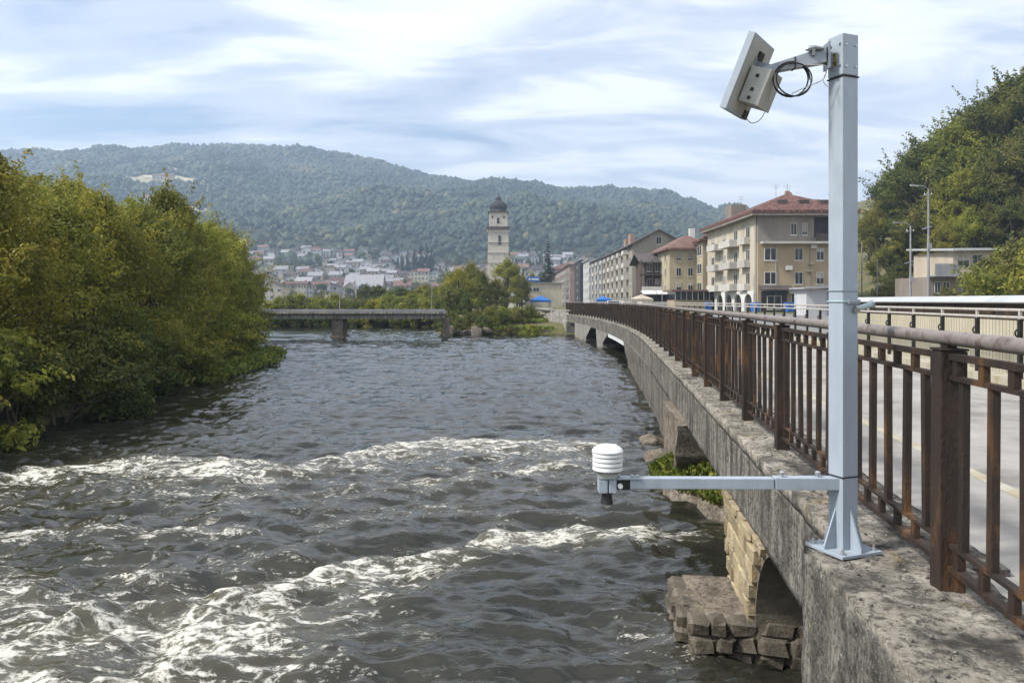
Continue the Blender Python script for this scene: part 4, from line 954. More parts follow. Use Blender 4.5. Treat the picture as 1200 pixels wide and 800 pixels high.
for (cx, cz_) in ((32.0, 6.4), (34.9, 8.9), (37.3, 5.9), (32.3, 3.6), (37.2, 9.0)): wpart('air_conditioner', MB().box(cx, cx+.75, y0-.38, y0-.01, cz_, cz_+.5), 'frame_w', A, bevel=.03)
for (cx, cz_) in ((34.8, 6.1), (35.0, 7.0)): wpart('satellite_dish', MB().lathe([(.02, .0), (.28, .07), (.38, .16), (.36, .17), (.02, .03)], (cx, y0-.3, cz_), 14), 'frame_w', A)
for cx in (30.9, 34.9, 37.9): wpart('drainpipe', MB().tube([(cx, y0-.06, G0), (cx, y0-.06, 9.4)], .05, 6), 'roofg', A)
for (cx, cy, zt2) in ((33, 96, 17.4), (35.5, 99, 17.8), (31, 104, 17.0)):
    wpart('aerial', MB().tube([(cx, cy, 14.2), (cx, cy, zt2)], .025, 5).bar((cx-.5, cy, zt2-.2), (cx+.5, cy, zt2-.2), .03, .03).bar((cx-.35, cy, zt2-.5), (cx+.35, cy, zt2-.5), .03, .03), 'roofg', A)
# B: yellow building, left of A
B = thing('apartment_block', (24.2, 119, G0), 'yellow rendered building with terracotta roof between dark timber house and ochre block', 'building')
bx0, bx1, by0, by1 = 24.2, 31, 118, 131
wpart('wall', MB().box(bx0, bx1, by0, by1, G0-.5, 10.9), W['yellow'], B)
wpart('roof', hip(bx0, bx1, by0, by1, 10.9, 13.2, .7, .3), 'tile2', B)
for z_ in (4.9, 7.2, 9.6):
    win(B, 25.6, by0, z_, .75, 1.3); win(B, 27.4, by0, z_, .75, 1.3)
    for cy in (121, 125, 128.5): win(B, bx0, cy, z_, 1.0, 1.4, '-X')
wpart('chimney', MB().box(28, 28.8, 121, 121.8, 12, 14.2), W['white'], B)
B2 = thing('apartment_block', (28.3, 114, G0), 'narrow yellowish stairwell house with window strips, against the left end of the ochre block', 'building')
wpart('wall', MB().box(28.3, 34, 114, 117.6, G0-.5, 11.9), W['yellow'], B2); wpart('roof', hip(28.3, 34, 114, 117.6, 11.9, 13.3, .6, .3), 'tile', B2)
for z_ in (4.8, 7.6, 10.3):
    win(B2, 28.3, 115.8, z_, 2.8, 1.5, '-X')
# low shop front before B
S = thing('shop_pavilion', (22.5, 112, G0), 'low glazed pavilion with ochre parapet in front of the yellow building', 'building')
wpart('wall', MB().box(22.9, 28.2, 108, 113.5, G0-.3, 2.9), W['ochre'], S); wpart('glazing', MB().box(22.95, 28.1, 108.05, 113.4, 2.9, 4.1), 'glassd', S)
wpart('roof', MB().box(22.4, 28.6, 107.5, 114, 4.1, 4.35), 'tile2', S)
for k in range(7): wpart('mullion', MB().box(22.92+k*.8, 23.02+k*.8, 107.98, 108.04, 2.9, 4.1), 'frame_w', S)
# C: dark timber house
Cb = thing('timber_house', (21.6, 126, G0), 'dark timber-balconied house in front of the big gabled block', 'house')
wpart('wall', MB().box(21.6, 25.9, 125, 134, G0-.5, 9.2), W['timber'], Cb); wpart('roof', gable(21.6, 25.9, 125, 134, 9.2, 10.6, 'x', 1.0), 'roofd', Cb)
wpart('gallery_floor', MB().box(20.6, 26.2, 123.9, 125, 6.9, 7.15), 'roofd', Cb); wpart('gallery_floor', MB().box(20.9, 26.2, 123.9, 125, 4.2, 4.4), 'slab', Cb)
for z_ in (5.7, 8.2):
    for cx in (22.4, 23.7, 25.1): win(Cb, cx, 125, z_, .9, 1.3)
for cx in (20.75, 22.6, 24.4, 26.0): wpart('gallery_post', MB().box(cx, cx+.14, 123.95, 124.09, 4.4, 9.4), W['timber'], Cb)
wpart('balustrade', MB().box(20.95, 26.2, 123.9, 123.97, 4.4, 5.1), W['white'], Cb)
S2 = thing('shop_pavilion', (20.4, 119, G0), 'low pavilion with white awnings below the dark timber house', 'building')
wpart('wall', MB().box(19.9, 24.1, 117.5, 122, G0-.3, 2.7), 'slab', S2); wpart('glazing', MB().box(19.95, 24.05, 117.55, 121.9, 2.7, 3.9), 'glassd', S2)
for k in range(2):
    a = 19.8+k*2.2; wpart('awning', MB().add([(a, 116.2, 3.75), (a+2.1, 116.2, 3.75), (a+2.1, 117.5, 4.3), (a, 117.5, 4.3), (a, 116.2, 3.85), (a+2.1, 116.2, 3.85), (a+2.1, 117.5, 4.4), (a, 117.5, 4.4)], [(0,3,2,1),(4,5,6,7),(0,1,5,4),(1,2,6,5),(2,3,7,6),(3,0,4,7)]), W['white'], S2)
# D: large gabled block
D = thing('apartment_block', (24.6, 157, G0), 'long beige apartment block with a tall blank gable end and rows of white balconies', 'building')
dx0, dx1, dy0, dy1 = 24.6, 35.2, 157, 208
wpart('wall', gable_wall(dx0, dx1, dy0, dy1, G0-.5, 14.4, 17.2), W['beige'], D); wpart('roof', gable(dx0, dx1, dy0, dy1, 14.4, 17.2, 'y', .8), 'roofd', D)
for cx, z_, w_ in ((27.3, 11.4, 2.2), (30.0, 15.1, 1.1), (26.6, 5.6, 1.0), (26.6, 8.4, 1.0)): win(D, cx, dy0, z_, w_, 1.5)
for fl in range(5):
    z_ = 3.2+2.65*fl
    for k in range(12):
        cy = 159.5+k*4.1; win(D, dx0, cy, z_, 1.4, 1.4, '-X')
        if k % 2 == 1: bal(D, dx0-.01, cy, z_-1.2, 3.0, '-X', 1.1)
for k in range(2): wpart('roof_hatch', MB().box(26.2+k, 27.2+k, 170+k*14, 173+k*14, 15.2, 17.6), W['brick'], D)
# E: darker row
E1 = thing('apartment_block', (24.4, 210, G0), 'apartment block with dark grey front and mixed coloured balconies beyond the gabled block', 'building')
wpart('wall', MB().box(24.4, 36, 209, 238, G0-.5, 14.6), W['grey'], E1); wpart('roof', gable(24.4, 36, 209, 238, 14.6, 16.6, 'y', .8), 'roofg', E1)
for fl in range(5):
    for k in range(6):
        cy = 212+k*4.6; win(E1, 24.4, cy, 3.4+2.6*fl, 1.6, 1.4, '-X')
        if k % 2 == 0: bal(E1, 24.39, cy+1, 2.2+2.6*fl, 3.2, '-X', 1.2)
E2 = thing('apartment_block', (23.9, 240, G0), 'pale grey narrow front with a window column in the far building row', 'building')
wpart('wall', MB().box(23.9, 36, 239, 258, G0-.5, 15.4), W['pale'], E2); wpart('roof', MB().box(23.4, 36.5, 238.5, 258.5, 15.4, 15.8), 'roofg', E2)
for fl in range(5):
    for k in range(3): win(E2, 23.9, 242+k*6, 3.4+2.6*fl, 1.4, 1.4, '-X')
E3 = thing('apartment_block', (23.0, 260, G0), 'black-clad stair tower with one column of small lit panels in the far building row', 'building')
wpart('wall', MB().box(23.0, 36, 259, 283, G0-.5, 16.4), W['dark'], E3); wpart('roof', MB().box(22.7, 36.3, 258.7, 283.3, 16.4, 16.7), 'roofg', E3)
for fl in range(5): win(E3, 23.0, 270, 3.6+2.7*fl, 2.2, .9, '-X')
F1 = thing('apartment_block', (22.5, 300, G0), 'pinkish brick apartment block at the far end of the riverside row', 'building')
wpart('wall', MB().box(22.5, 36, 300, 405, G0-.5, 17), W['pink'], F1); wpart('roof', hip(22.5, 36, 300, 405, 17, 20, .8, .3), 'tile2', F1)
for fl in range(5):
    for k in range(16):
        win(F1, 22.5, 304+k*6.4, 3.6+2.8*fl, 2.2, 1.5, '-X')
    for k in range(0, 16, 2): bal(F1, 22.49, 307+k*6.4, 2.3+2.8*fl, 4, '-X', 1.3)
F2 = thing('apartment_block', (30, 420, G0), 'building with reddish roof rising behind the far end of the row', 'building')
wpart('wall', MB().box(20, 42, 415, 440, 0, 20), W['brick'], F2); wpart('roof', hip(20, 42, 415, 440, 20, 24, .8, .3), 'tile', F2)
for k in range(4): win(F2, 23+k*5, 415, 17.5, 2, 1.8)
# kiosk by the road
K = thing('roadside_kiosk', (27.4, 72, G0), 'grey metal kiosk with a dark open front beside the mast', 'kiosk')
wpart('wall', MB().box(27.2, 29.2, 71, 74, G0-.2, 3.9), W['pale'], K); wpart('dark_front', MB().box(29.2, 31.6, 70.8, 74, G0-.2, 3.95), W['dark'], K)
wpart('roof', MB().add([(26.8, 70.4, 3.9), (31.9, 70.4, 4.15), (31.9, 74.3, 4.15), (26.8, 74.3, 3.9), (26.8, 70.4, 4.05), (31.9, 70.4, 4.35), (31.9, 74.3, 4.35), (26.8, 74.3, 4.05)], [(0,3,2,1),(4,5,6,7),(0,1,5,4),(1,2,6,5),(2,3,7,6),(3,0,4,7)]), 'roofg', K)
# G: white riverside building with terrace and blue sign
Gb = thing('riverside_pavilion', (-1.7, 150, 1.2), 'low white building with flat roof above the river beside the tower trees', 'building')
wpart('wall', MB().box(-1.8, 2.4, 149, 162, .8, 5.1), W['white'], Gb); wpart('rear_wall', MB().box(2.4, 10, 153, 166, .8, 6.2), W['cream'], Gb)
wpart('roof', MB().box(-2.1, 2.7, 148.7, 162.3, 5.1, 5.35), 'roofg', Gb); wpart('rear_roof', MB().box(2.2, 10.3, 152.7, 166.3, 6.2, 6.45), 'roofg', Gb)
win(Gb, 1.6, 149, 4.0, .8, 1.2); win(Gb, 1.7, 149, 2.0, .8, 1.0)
for cx in (3.4, 4.8): win(Gb, cx, 153, 5.0, 1.2, .7)
sg = thing('blue_sign', (4.6, 152, 6.4), 'small blue rooftop sign with white marks on the low white building', 'sign')
wpart('board', MB().box(2.9, 5.5, 152.0, 152.15, 6.6, 7.5), 'blue', sg); wpart('support', MB().box(3.2, 3.3, 152.2, 152.3, 6.4, 6.9).box(5.1, 5.2, 152.2, 152.3, 6.4, 6.9), 'roofg', sg)
wpart('mark', MB().lathe([(.22, 0), (.22, .02)], (0, 0, 0), 12), W['white'], sg)
bpy.data.objects[-1] if False else None
mk = [o for o in sg.children if o.name.startswith('mark')][0]; mk.matrix_parent_inverse = Matrix.Identity(4); mk.location = (-1.1, -.02, .66); mk.rotation_euler = (R(90), 0, 0)
for k, (a, b) in enumerate(((3.9, 4.25), (4.3, 4.6), (4.65, 5.0), (5.05, 5.3))): wpart('mark', MB().box(a, b, 151.97, 151.99, 6.9, 7.2), W['white'], sg)
T = thing('river_terrace', (1.5, 84, .6), 'roofed concrete terrace with a dark open front on the far right bank', 'terrace')
wpart('slab', MB().box(-.4, 4.4, 80, 87, 1.75, 2.0), 'conc_pale', T); wpart('back_wall', MB().box(.2, 4.2, 86, 86.4, .3, 1.75), W['taupe'], T)
for cx in (-.2, 1.3, 2.7, 4.0): wpart('pillar', MB().box(cx, cx+.22, 80.2, 80.45, .3, 1.75), 'conc_pale', T)
wpart('parapet', MB().box(-1.6, 2.2, 77.4, 77.7, .1, .62), 'conc_pale', T)
# quay wall between viaduct and terrace
Q = thing('quay_wall', (4, 68, 0), 'pale stone quay wall at the far end of the viaduct', 'wall')
def wallrun(pts, z0, z1, th, m, batter=.25):
    for (a, b) in zip(pts[:-1], pts[1:]):
        a, b = Vector((*a, 0)), Vector((*b, 0)); d_ = (b-a).normalized(); n_ = Vector((-d_.y, d_.x, 0))
        mb = MB(); mb.v = [tuple(q) for q in (a-n_*batter+Vector((0, 0, z0)), b-n_*batter+Vector((0, 0, z0)), b+n_*th+Vector((0, 0, z0)), a+n_*th+Vector((0, 0, z0)), a+Vector((0, 0, z1)), b+Vector((0, 0, z1)), b+n_*th+Vector((0, 0, z1)), a+n_*th+Vector((0, 0, z1)))]
        mb.f = [(0,3,2,1),(4,5,6,7),(0,1,5,4),(1,2,6,5),(2,3,7,6),(3,0,4,7)]
        o = wpart('wall_section', mb, m, Q)
wallrun([(5.2, 64.5), (3.9, 66.0), (3.4, 68), (3.3, 74), (2.6, 80)], -.6, 1.95, -.4, 'conc_pale', -.35)
wpart('coping', MB().bar((3.5, 68, 2.0), (2.8, 80, 2.0), .5, .1).bar((5.2, 64.4, 2.0), (3.6, 67.5, 2.0), .5, .1), 'conc_pale', Q)

# far footbridge
FBr = thing('road_bridge', (-13, 58, 0), 'low grey beam bridge crossing the river in the distance', 'bridge')
wpart('girder', MB().box(-24, -5.2, 57.6, 59.6, 1.47, 1.86), 'conc_pale', FBr); wpart('deck', MB().box(-24, -5.0, 57.3, 59.9, 1.862, 2.02), 'conc_pale', FBr)
wpart('parapet', MB().box(-24, -5.0, 57.3, 57.42, 2.022, 2.2), 'roofg', FBr)
wpart('pier', MB().box(-13.55, -12.75, 57.8, 59.4, -1, 1.466), 'rock', FBr); wpart('pier_cap', MB().box(-13.65, -12.65, 57.6, 59.6, -1, .2), 'rock', FBr)
wpart('abutment', MB().box(-5.3, -4.9, 58.2, 60.5, -1, 1.46), 'rock', FBr)
for k in range(0): wpart('rail_post', MB().box(-23.5+k*.52, -23.47+k*.52, 57.34, 57.38, 2.2, 2.42), 'roofg', FBr)

# tower
TW = thing('clock_tower', (-5.4, 300, 2), 'tall square stone tower with a dark onion dome', 'tower')
tc_ = Vector((-5.4, 304, 0)); hw = 4.1
def tz(py): return H+(352-py)/900*300
MT['tower'] = mat('tower_stone', (.42, .38, .32), (.52, .47, .40), (.30, .27, .23), scale=.9, rough=.9, bump=.5, bscale=3)
wpart('shaft', MB().add([(tc_.x+s*(hw+.35), tc_.y+q*(hw+.35), 1) for s, q in ((-1, -1), (1, -1), (1, 1), (-1, 1))]+[(tc_.x+s*(hw-.15), tc_.y+q*(hw-.15), tz(269)) for s, q in ((-1, -1), (1, -1), (1, 1), (-1, 1))], [(0,3,2,1),(4,5,6,7),(0,1,5,4),(1,2,6,5),(2,3,7,6),(3,0,4,7)]), 'tower', TW)
wpart('gallery', MB().box(tc_.x-hw-.5, tc_.x+hw+.5, tc_.y-hw-.5, tc_.y+hw+.5, tz(269), tz(265.5)), W['timber'], TW)
for k in range(9):
    wpart('corbel', MB().box(tc_.x-hw-.4+k*1.07, tc_.x-hw+.05+k*1.07, tc_.y-hw-.4, tc_.y-hw+.3, tz(272), tz(269)-.003), 'tower', TW)
wpart('belfry', MB().box(tc_.x-hw+.5, tc_.x+hw-.5, tc_.y-hw+.5, tc_.y+hw-.5, tz(265.5), tz(249)), 'tower', TW)
wpart('cornice', MB().box(tc_.x-hw+.05, tc_.x+hw-.05, tc_.y-hw+.05, tc_.y+hw-.05, tz(249), tz(247.3)), W['timber'], TW)
r0 = hw-.4
wpart('dome', MB().lathe([(r0*1.02, 0), (r0*.90, .5), (r0*.86, 1.0), (r0*.96, 1.9), (r0*.93, 2.6), (r0*.78, 3.4), (r0*.50, 4.1), (r0*.34, 4.5), (r0*.30, 4.9), (r0*.33, 5.3), (r0*.22, 5.8), (r0*.07, 6.4), (.04, 7.6)], (tc_.x, tc_.y, tz(247.3)), 12), W['dark'], TW)
for (px, z0, z1, w_, yo) in ((584, 262, 255, 1.0, .5), (577.5, 256, 253, .6, .5), (590.5, 256, 253, .6, .5)):
    wpart('window', MB().box((px-584)*.34+tc_.x-w_/2, (px-584)*.34+tc_.x+w_/2, tc_.y-hw+yo-.06, tc_.y-hw+yo+.1, tz(z0), tz(z1)), W['dark'], TW)
wpart('window', MB().box(tc_.x-.55+.6, tc_.x+.5+.6, tc_.y-hw-.12, tc_.y-hw+.5, tz(287), tz(276)), W['dark'], TW)
for zq in (284, 296, 308):
    wpart('string_course', MB().box(tc_.x-hw-.28, tc_.x+hw+.28, tc_.y-hw-.28, tc_.y+hw+.28, tz(zq)-.08, tz(zq)+.08), 'tower', TW)

# small house on the right slope, poles
h0 = Vector((44, 80, 1.6))
RH = thing('hillside_house', h0, 'two-storey house with pale sheet roof and dark balconies below the wooded slope on the right', 'house')
wpart('lower_wall', MB().box(43.4, 51, 80, 87, .8, 5.3), W['taupe'], RH); wpart('upper_wall', MB().box(45.5, 51.2, 79.2, 87, 5.3, 7.95), W['sand'], RH)
wpart('balcony', MB().box(43.2, 45.6, 78.4, 80, 5.3, 5.45).box(43.2, 45.6, 78.4, 78.5, 5.45, 6.6), 'roofg', RH)
wpart('roof', MB().add([(44.9, 78.2, 7.9), (51.9, 78.2, 8.0), (51.9, 87.5, 8.6), (44.9, 87.5, 8.5), (44.9, 78.2, 8.1), (51.9, 78.2, 8.2), (51.9, 87.5, 8.8), (44.9, 87.5, 8.7)], [(0,3,2,1),(4,5,6,7),(0,1,5,4),(1,2,6,5),(2,3,7,6),(3,0,4,7)]), 'fence_top', RH)
wpart('parapet', MB().box(45.6, 51.2, 78.5, 78.6, 5.3, 6.2).box(45.6, 51.2, 78.5, 79.2, 5.2, 5.3), W['sand'], RH)
for cx, z_, w_ in ((46.5, 6.95, 1.3), (48.0, 6.95, 1.1), (50.0, 6.95, 1.1)): win(RH, cx, 79.2, z_, w_, 1.2)
for cx, w_ in ((44.3, .6), (45.2, .7), (47.4, 1.2), (49.6, 1.0)): win(RH, cx, 80, 4.2, w_, 1.2)
for i, (px, pt, y, rad, lab) in enumerate([(1088, 222, 62, .11, 'tallest concrete utility pole in front of the hillside house'), (1067, 265, 66, .10, 'second tallest utility pole, just left of the tallest one'),
        (1028, 303, 92, .09, 'slim lamp post left of the two utility poles'), (1010, 285, 98, .09, 'lamp post nearest to the right side of the mast'), (1018, 322, 110, .09, 'shortest lamp post among the roadside poles')]):
    b = at(px, 352, y); b.z = 1.3; tp = at(px, pt, y)
    P_ = thing('utility_pole', b, lab, 'pole', 'roadside poles'); wpart('shaft', MB().tube([b, tp], [rad*1.1, rad*.6], 10, True), 'roofg', P_, smooth=True)
    if i < 2:
        wpart('crossarm', MB().bar(tp+Vector((-.38, 0, -.5)), tp+Vector((.3, 0, -.35)), .07, .08), 'roofg', P_); wpart('crossarm', MB().bar(tp+Vector((-.5, 0, -3.2)), tp+Vector((.25, 0, -3.0)), .08, .1), 'roofg', P_)
        for dx in (-.3, .25): wpart('insulator', MB().lathe([(.04, 0), (.05, .05), (.03, .12)], tp+Vector((dx, 0, -.42)), 8), 'plastic', P_)
        wpart('meter_box', MB().obox(tp+Vector((0, -.16, -4.6)), (.16, 0, 0), (0, .08, 0), (0, 0, .24)), 'roofg', P_)
    if True:
        wpart('lamp_arm', MB().tube([tp, tp+Vector((-.35, 0, .25)), tp+Vector((-.95, 0, .32))], .035, 6), 'roofg', P_); wpart('lamp_head', MB().obox(tp+Vector((-1.15, 0, .30)), (.30, 0, -.03), (0, .10, 0), (0, 0, .06)), 'roofg', P_)
for i, (px, pt, y, lab) in enumerate([(398, 300, 58.6, 'thin tall lamp mast on the far bridge above its pier'), (506, 330, 62, 'thin mast among the bushes right of the far bridge pier'), (776, 335, 100, 'thin lamp post before the yellow building'), (884, 322, 80, 'thin dark post at the corner of the ochre block')]):
    b = at(px, 352, y); b.z = 2.0 if i == 0 else 1.3
    P_ = thing('lamp_post', b, lab, 'lamp post'); wpart('shaft', MB().tube([b, at(px, pt, y)], [.03, .018] if i < 2 else [.06, .035], 8), 'roofg', P_); wpart('lamp_head', MB().obox(at(px, pt, y)+Vector((.12, 0, 0)), (.10, 0, 0), (0, .04, 0), (0, 0, .025)), 'roofg', P_)

# blue stalls, parasol, cars on the street
def canopy(x, y, w, d_, z, m, label, cat='canopy'):
    o = thing('street_canopy', (x, y, G0), label, cat, 'canopies along the street')
    wpart('cover', MB().add([(x-w/2, y-d_/2, z), (x+w/2, y-d_/2, z), (x+w/2, y+d_/2, z), (x-w/2, y+d_/2, z), (x, y, z+w*.22)], [(0, 1, 4), (1, 2, 4), (2, 3, 4), (3, 0, 4), (3, 2, 1, 0)]).box(x-w/2, x+w/2, y-d_/2-.02, y-d_/2, z-.35, z), m, o)
    for sx in (-1, 1):
        for sy in (-1, 1): wpart('pole', MB().box(x+sx*w*.46-.04, x+sx*w*.46+.04, y+sy*d_*.46-.04, y+sy*d_*.46+.04, G0-.2, z), 'roofg', o)
canopy(5.0, 135, 3.6, 3, 2.9, 'blue', 'blue canopy beside the low white riverside building')
canopy(14.5, 122, 2.4, 2.4, 3.0, 'blue', 'blue canopy on the street below the long beige block')
canopy(19.2, 114, 3.0, 3.0, 3.1, W['sand'], 'beige parasol canopy in front of the low pavilion')
canopy(2.6, 146, 1.6, 1.6, 3.9, 'fabric_y', 'narrow ochre canopy against the low white building')
for i, (x, y, lab) in enumerate([(25.6, 100, 'blue waste container left of the arcade'), (28.0, 88.4, 'blue waste container at the corner of the ochre block'), (31.4, 87, 'dark blue container under the shop awning')]):
    o = thing('waste_container', (x, y, G0), lab, 'container'); wpart('body', MB().add([(x-.36, y-.5, G0+.15), (x+.36, y-.5, G0+.15), (x+.36, y+.5, G0+.15), (x-.36, y+.5, G0+.15), (x-.42, y-.6, G0+1.1), (x+.42, y-.6, G0+1.1), (x+.42, y+.6, G0+1.1), (x-.42, y+.6, G0+1.1)], [(0,3,2,1),(4,5,6,7),(0,1,5,4),(1,2,6,5),(2,3,7,6),(3,0,4,7)]), 'blue', o, bevel=.04)
    wpart('lid', MB().box(x-.44, x+.44, y-.62, y+.62, G0+1.105, G0+1.24), 'blue', o, bevel=.04)
    for sx in (-.26, .26): wpart('wheel', MB().tube([(x+sx, y-.5, G0+.08), (x+sx+.08, y-.5, G0+.08)], .1, 10), 'black', o)
CARP = [(cn, mat('car_paint_'+cn, c_, c_, scale=1, rough=.25, bump=0, spec=.6)) for cn, c_ in (('white', (.7, .7, .7)), ('red', (.4, .03, .03)), ('silver', (.4, .41, .43)), ('dark', (.03, .035, .05)), ('green', (.05, .2, .12)))]
for i, (x, y, k) in enumerate([(12.2, 92, 2), (13.0, 99, 3), (14.2, 108, 0), (16.2, 126, 4), (17.0, 133, 0), (17.8, 141, 1), (18.6, 150, 2)]):
    o = thing('parked_car', (x, y, G0), f'{CARP[k][0]} car parked along the street, {ORD[i]} from the near end', 'car', 'cars parked along the street', R(-8))
    s = MB(); pf = [(-2.1, .35), (-2.1, .75), (-1.35, .88), (-.75, 1.4), (.75, 1.42), (1.45, .95), (2.1, .85), (2.1, .35)]; n = len(pf)
    s.v = [(-.82, a, b) for a, b in pf]+[(.82, a, b) for a, b in pf]; s.f = [tuple(range(n)), tuple(range(2*n-1, n-1, -1))]+[(j, n+j, n+(j+1) % n, (j+1) % n) for j in range(n)]
    me = s.mesh('body', bevel=.05); link('body', me, CARP[k][1], o)
    for sx in (-1, 1): link('side_glass', MB().box(sx*.825-.006, sx*.825+.006, -.85, .85, .95, 1.3).mesh('side_glass'), 'glassd', o)
    link('windscreen', MB().add([(-.7, -1.32, .92), (.7, -1.32, .92), (.65, -.82, 1.36), (-.65, -.82, 1.36), (-.7, -1.34, .93), (.7, -1.34, .93), (.65, -.84, 1.37), (-.65, -.84, 1.37)], [(0,3,2,1),(4,5,6,7),(0,1,5,4),(1,2,6,5),(2,3,7,6),(3,0,4,7)]).mesh('windscreen'), 'glassd', o)
    for sx in (-1, 1):
        for sy in (-1.3, 1.3): link('wheel', MB().tube([(sx*.70, sy, .31), (sx*.86, sy, .31)], .31, 14).mesh('wheel'), 'black', o)

# ------------------------------------------------------------------ right slope trees
RT = [ (1020, 252, 128), (1034, 240, 118), (1046, 215, 124), (1062, 190, 120), (1078, 176, 112), (1096, 163, 118), (1112, 150, 112), (1128, 140, 116), (1146, 128, 110), (1164, 116, 112), (1182, 98, 108), (1200, 88, 108), (1222, 80, 106),
       (1040, 290, 108), (1058, 270, 104), (1076, 250, 102), (1094, 232, 100), (1112, 215, 99), (1130, 200, 98), (1150, 190, 98), (1172, 180, 96), (1194, 165, 95), (1214, 150, 95),
       (1054, 310, 98), (1108, 262, 94), (1136, 248, 93), (1160, 240, 92), (1186, 236, 90), (1210, 225, 90)]
LF = ['leaf_d', 'leaf_w', 'leaf_d', 'leaf_o', 'leaf_d', 'leaf_y', 'leaf_w', 'leaf_d', 'leaf_w', 'leaf_o', 'leaf_d', 'leaf_w', 'leaf_d', 'leaf_w', 'leaf_d', 'leaf_y', 'leaf_o', 'leaf_y', 'leaf_y', 'leaf_d', 'leaf_o', 'leaf_o', 'leaf_d', 'leaf_d', 'leaf_y', 'leaf_w', 'leaf_o', 'leaf_d', 'leaf_o']
for i, (px, pt, y) in enumerate(RT):
    x = (px-600)/900*y; zt_ = H+(352-pt)/900*y; zg = gz(x, y); hh = max(6.0, min(15, zt_-zg)); zg = zt_-hh
    row = 'skyline' if i < 13 else ('middle' if i < 23 else 'lower'); k = i if i < 13 else (i-13 if i < 23 else i-23)
    pr = ['t0', 't1', 't2'][i % 3]; ph_ = {'t0': 8.8, 't1': 8.3, 't2': 9.3}[pr]
    tree('slope_tree', pr, LF[i], (x, y, zg), hh/ph_, f'{ORD[k]} tree from the left in the {row} row on the wooded right slope', group=f'{row} row of trees on the right slope', widen=1.15)
for i, (px, pt, y, lf, sc_) in enumerate([(1166, 322, 66, 'leaf_o', 2.1), (1182, 288, 60, 'leaf_w', 2.8), (1195, 285, 54, 'leaf_o', 2.6), (1138, 338, 70, 'leaf_y', 1.2), (1108, 338, 74, 'leaf_o', 1.1), (1218, 280, 50, 'leaf_w', 2.6), (1040, 335, 96, 'leaf_w', 2.0), (1054, 332, 92, 'leaf_d', 2.2)]):
    x = (px-600)/900*y; zt_ = H+(352-pt)/900*y
    tree('bush', ['s0', 's1'][i % 2], lf, (x, y, zt_-1.75*sc_), sc_, ['olive bush at the right end of the hillside house', 'tall green bush right of the hillside house', 'olive bush at the right edge behind the fence', 'yellowish bush before the house front', 'low bush beside the tallest utility pole', 'green bush just beyond the right edge of the fence view', 'light bush left of the utility poles', 'dark bush behind the second utility pole'][i], 'bush', 'bushes behind the fence')

# ------------------------------------------------------------------ far bank trees
FB_T = [(536, 318, 84, 'leaf_y', 't1', 1.2), (552, 310, 98, 'leaf_w', 't0', 1.1), (566, 322, 92, 'leaf_d', 't2', 1.1), (580, 330, 100, 'leaf_o', 't1', 1.1), (594, 305, 120, 'leaf_y', 't0', 1.0), (604, 318, 128, 'leaf_o', 't1', 1.0), (612, 326, 132, 'leaf_d', 't2', 1.0), (545, 345, 72, 'leaf_d', 't2', 1.0), (562, 350, 76, 'leaf_d', 't1', 1.2), (588, 350, 86, 'leaf_d', 't0', 1.1),
        (526, 335, 95, 'leaf_o', 't0', 1.1), (512, 338, 105, 'leaf_w', 't1', 1.2), (498, 335, 115, 'leaf_y', 't2', 1.3), (484, 345, 100, 'leaf_w', 't1', 1.2), (470, 338, 118, 'leaf_d', 't0', 1.2), (456, 346, 104, 'leaf_w', 't1', 1.3), (444, 335, 125, 'leaf_d', 't2', .9), (430, 336, 128, 'leaf_d', 't2', .8), (418, 350, 118, 'leaf_o', 't1', 1.2), (402, 350, 120, 'leaf_d', 't0', 1.2), (380, 352, 120, 'leaf_w', 't1', 1.2), (358, 354, 118, 'leaf_o', 't0', 1.2), (340, 352, 112, 'leaf_d', 't1', 1.2), (624, 322, 210, 'leaf_o', 't0', 1), (634, 326, 220, 'leaf_d', 't1', 1)]
for i, (px, pt, y, lf, pr, wd) in enumerate(FB_T):
    x = (px-600)/900*y; zt_ = H+(352-pt)/900*y; zg = max(.7, gz(x, y)-.2); ph_ = {'t0': 8.8, 't1': 8.3, 't2': 9.3}[pr]
    tree('far_bank_tree', pr, lf, (x, y, zg), (zt_-zg)/ph_, f'{ORD[i]} tree of the far bank group between the bridge and the tower', group='trees on the far bank', widen=wd*(1.0 if i < 10 or i > 22 else 2.0))
for i in range(60):
    px = rt.uniform(312, 540); y = rt.uniform(78.9, 83.5); x = (px-600)/900*y
    tree('shore_bush', rt.choice(['s0', 's1']), rt.choice(['leaf_d', 'leaf_o', 'leaf_w', 'leaf_d']), (x, y, max(0, gz(x, y)-.15)), rt.uniform(1.0, 1.7), 'low far-shore bush ' + ('left of the distant bridge pier' if px < 388 else ('just right of the distant bridge pier' if px < 465 else 'towards the right end of the distant bridge')), 'bush', 'bushes along the far shore')
for i in range(26):
    px = rt.uniform(575, 638); y = rt.uniform(62.5, 74); x = (px-600)/900*y
    if x > 2.3: continue
    tree('embankment_bush', rt.choice(['s0', 's1']), rt.choice(['leaf_w', 'leaf_o', 'leaf_w', 'leaf_d']), (x, y, gz(x, y)-.1), rt.uniform(.4, .85), 'small bush on the green embankment below the quay', 'bush', 'bushes on the far right embankment')
gpe = [((q-600)/900*yq, yq, gz((q-600)/900*yq, yq), 1.0, .05) for q in range(545, 640, 7) for yq in (62.5, 64, 66, 69) if (q-600)/900*yq < 2.6]
grass('embankment_grass', gpe, 9000, .30, 'green grass covering the far right embankment', 4)
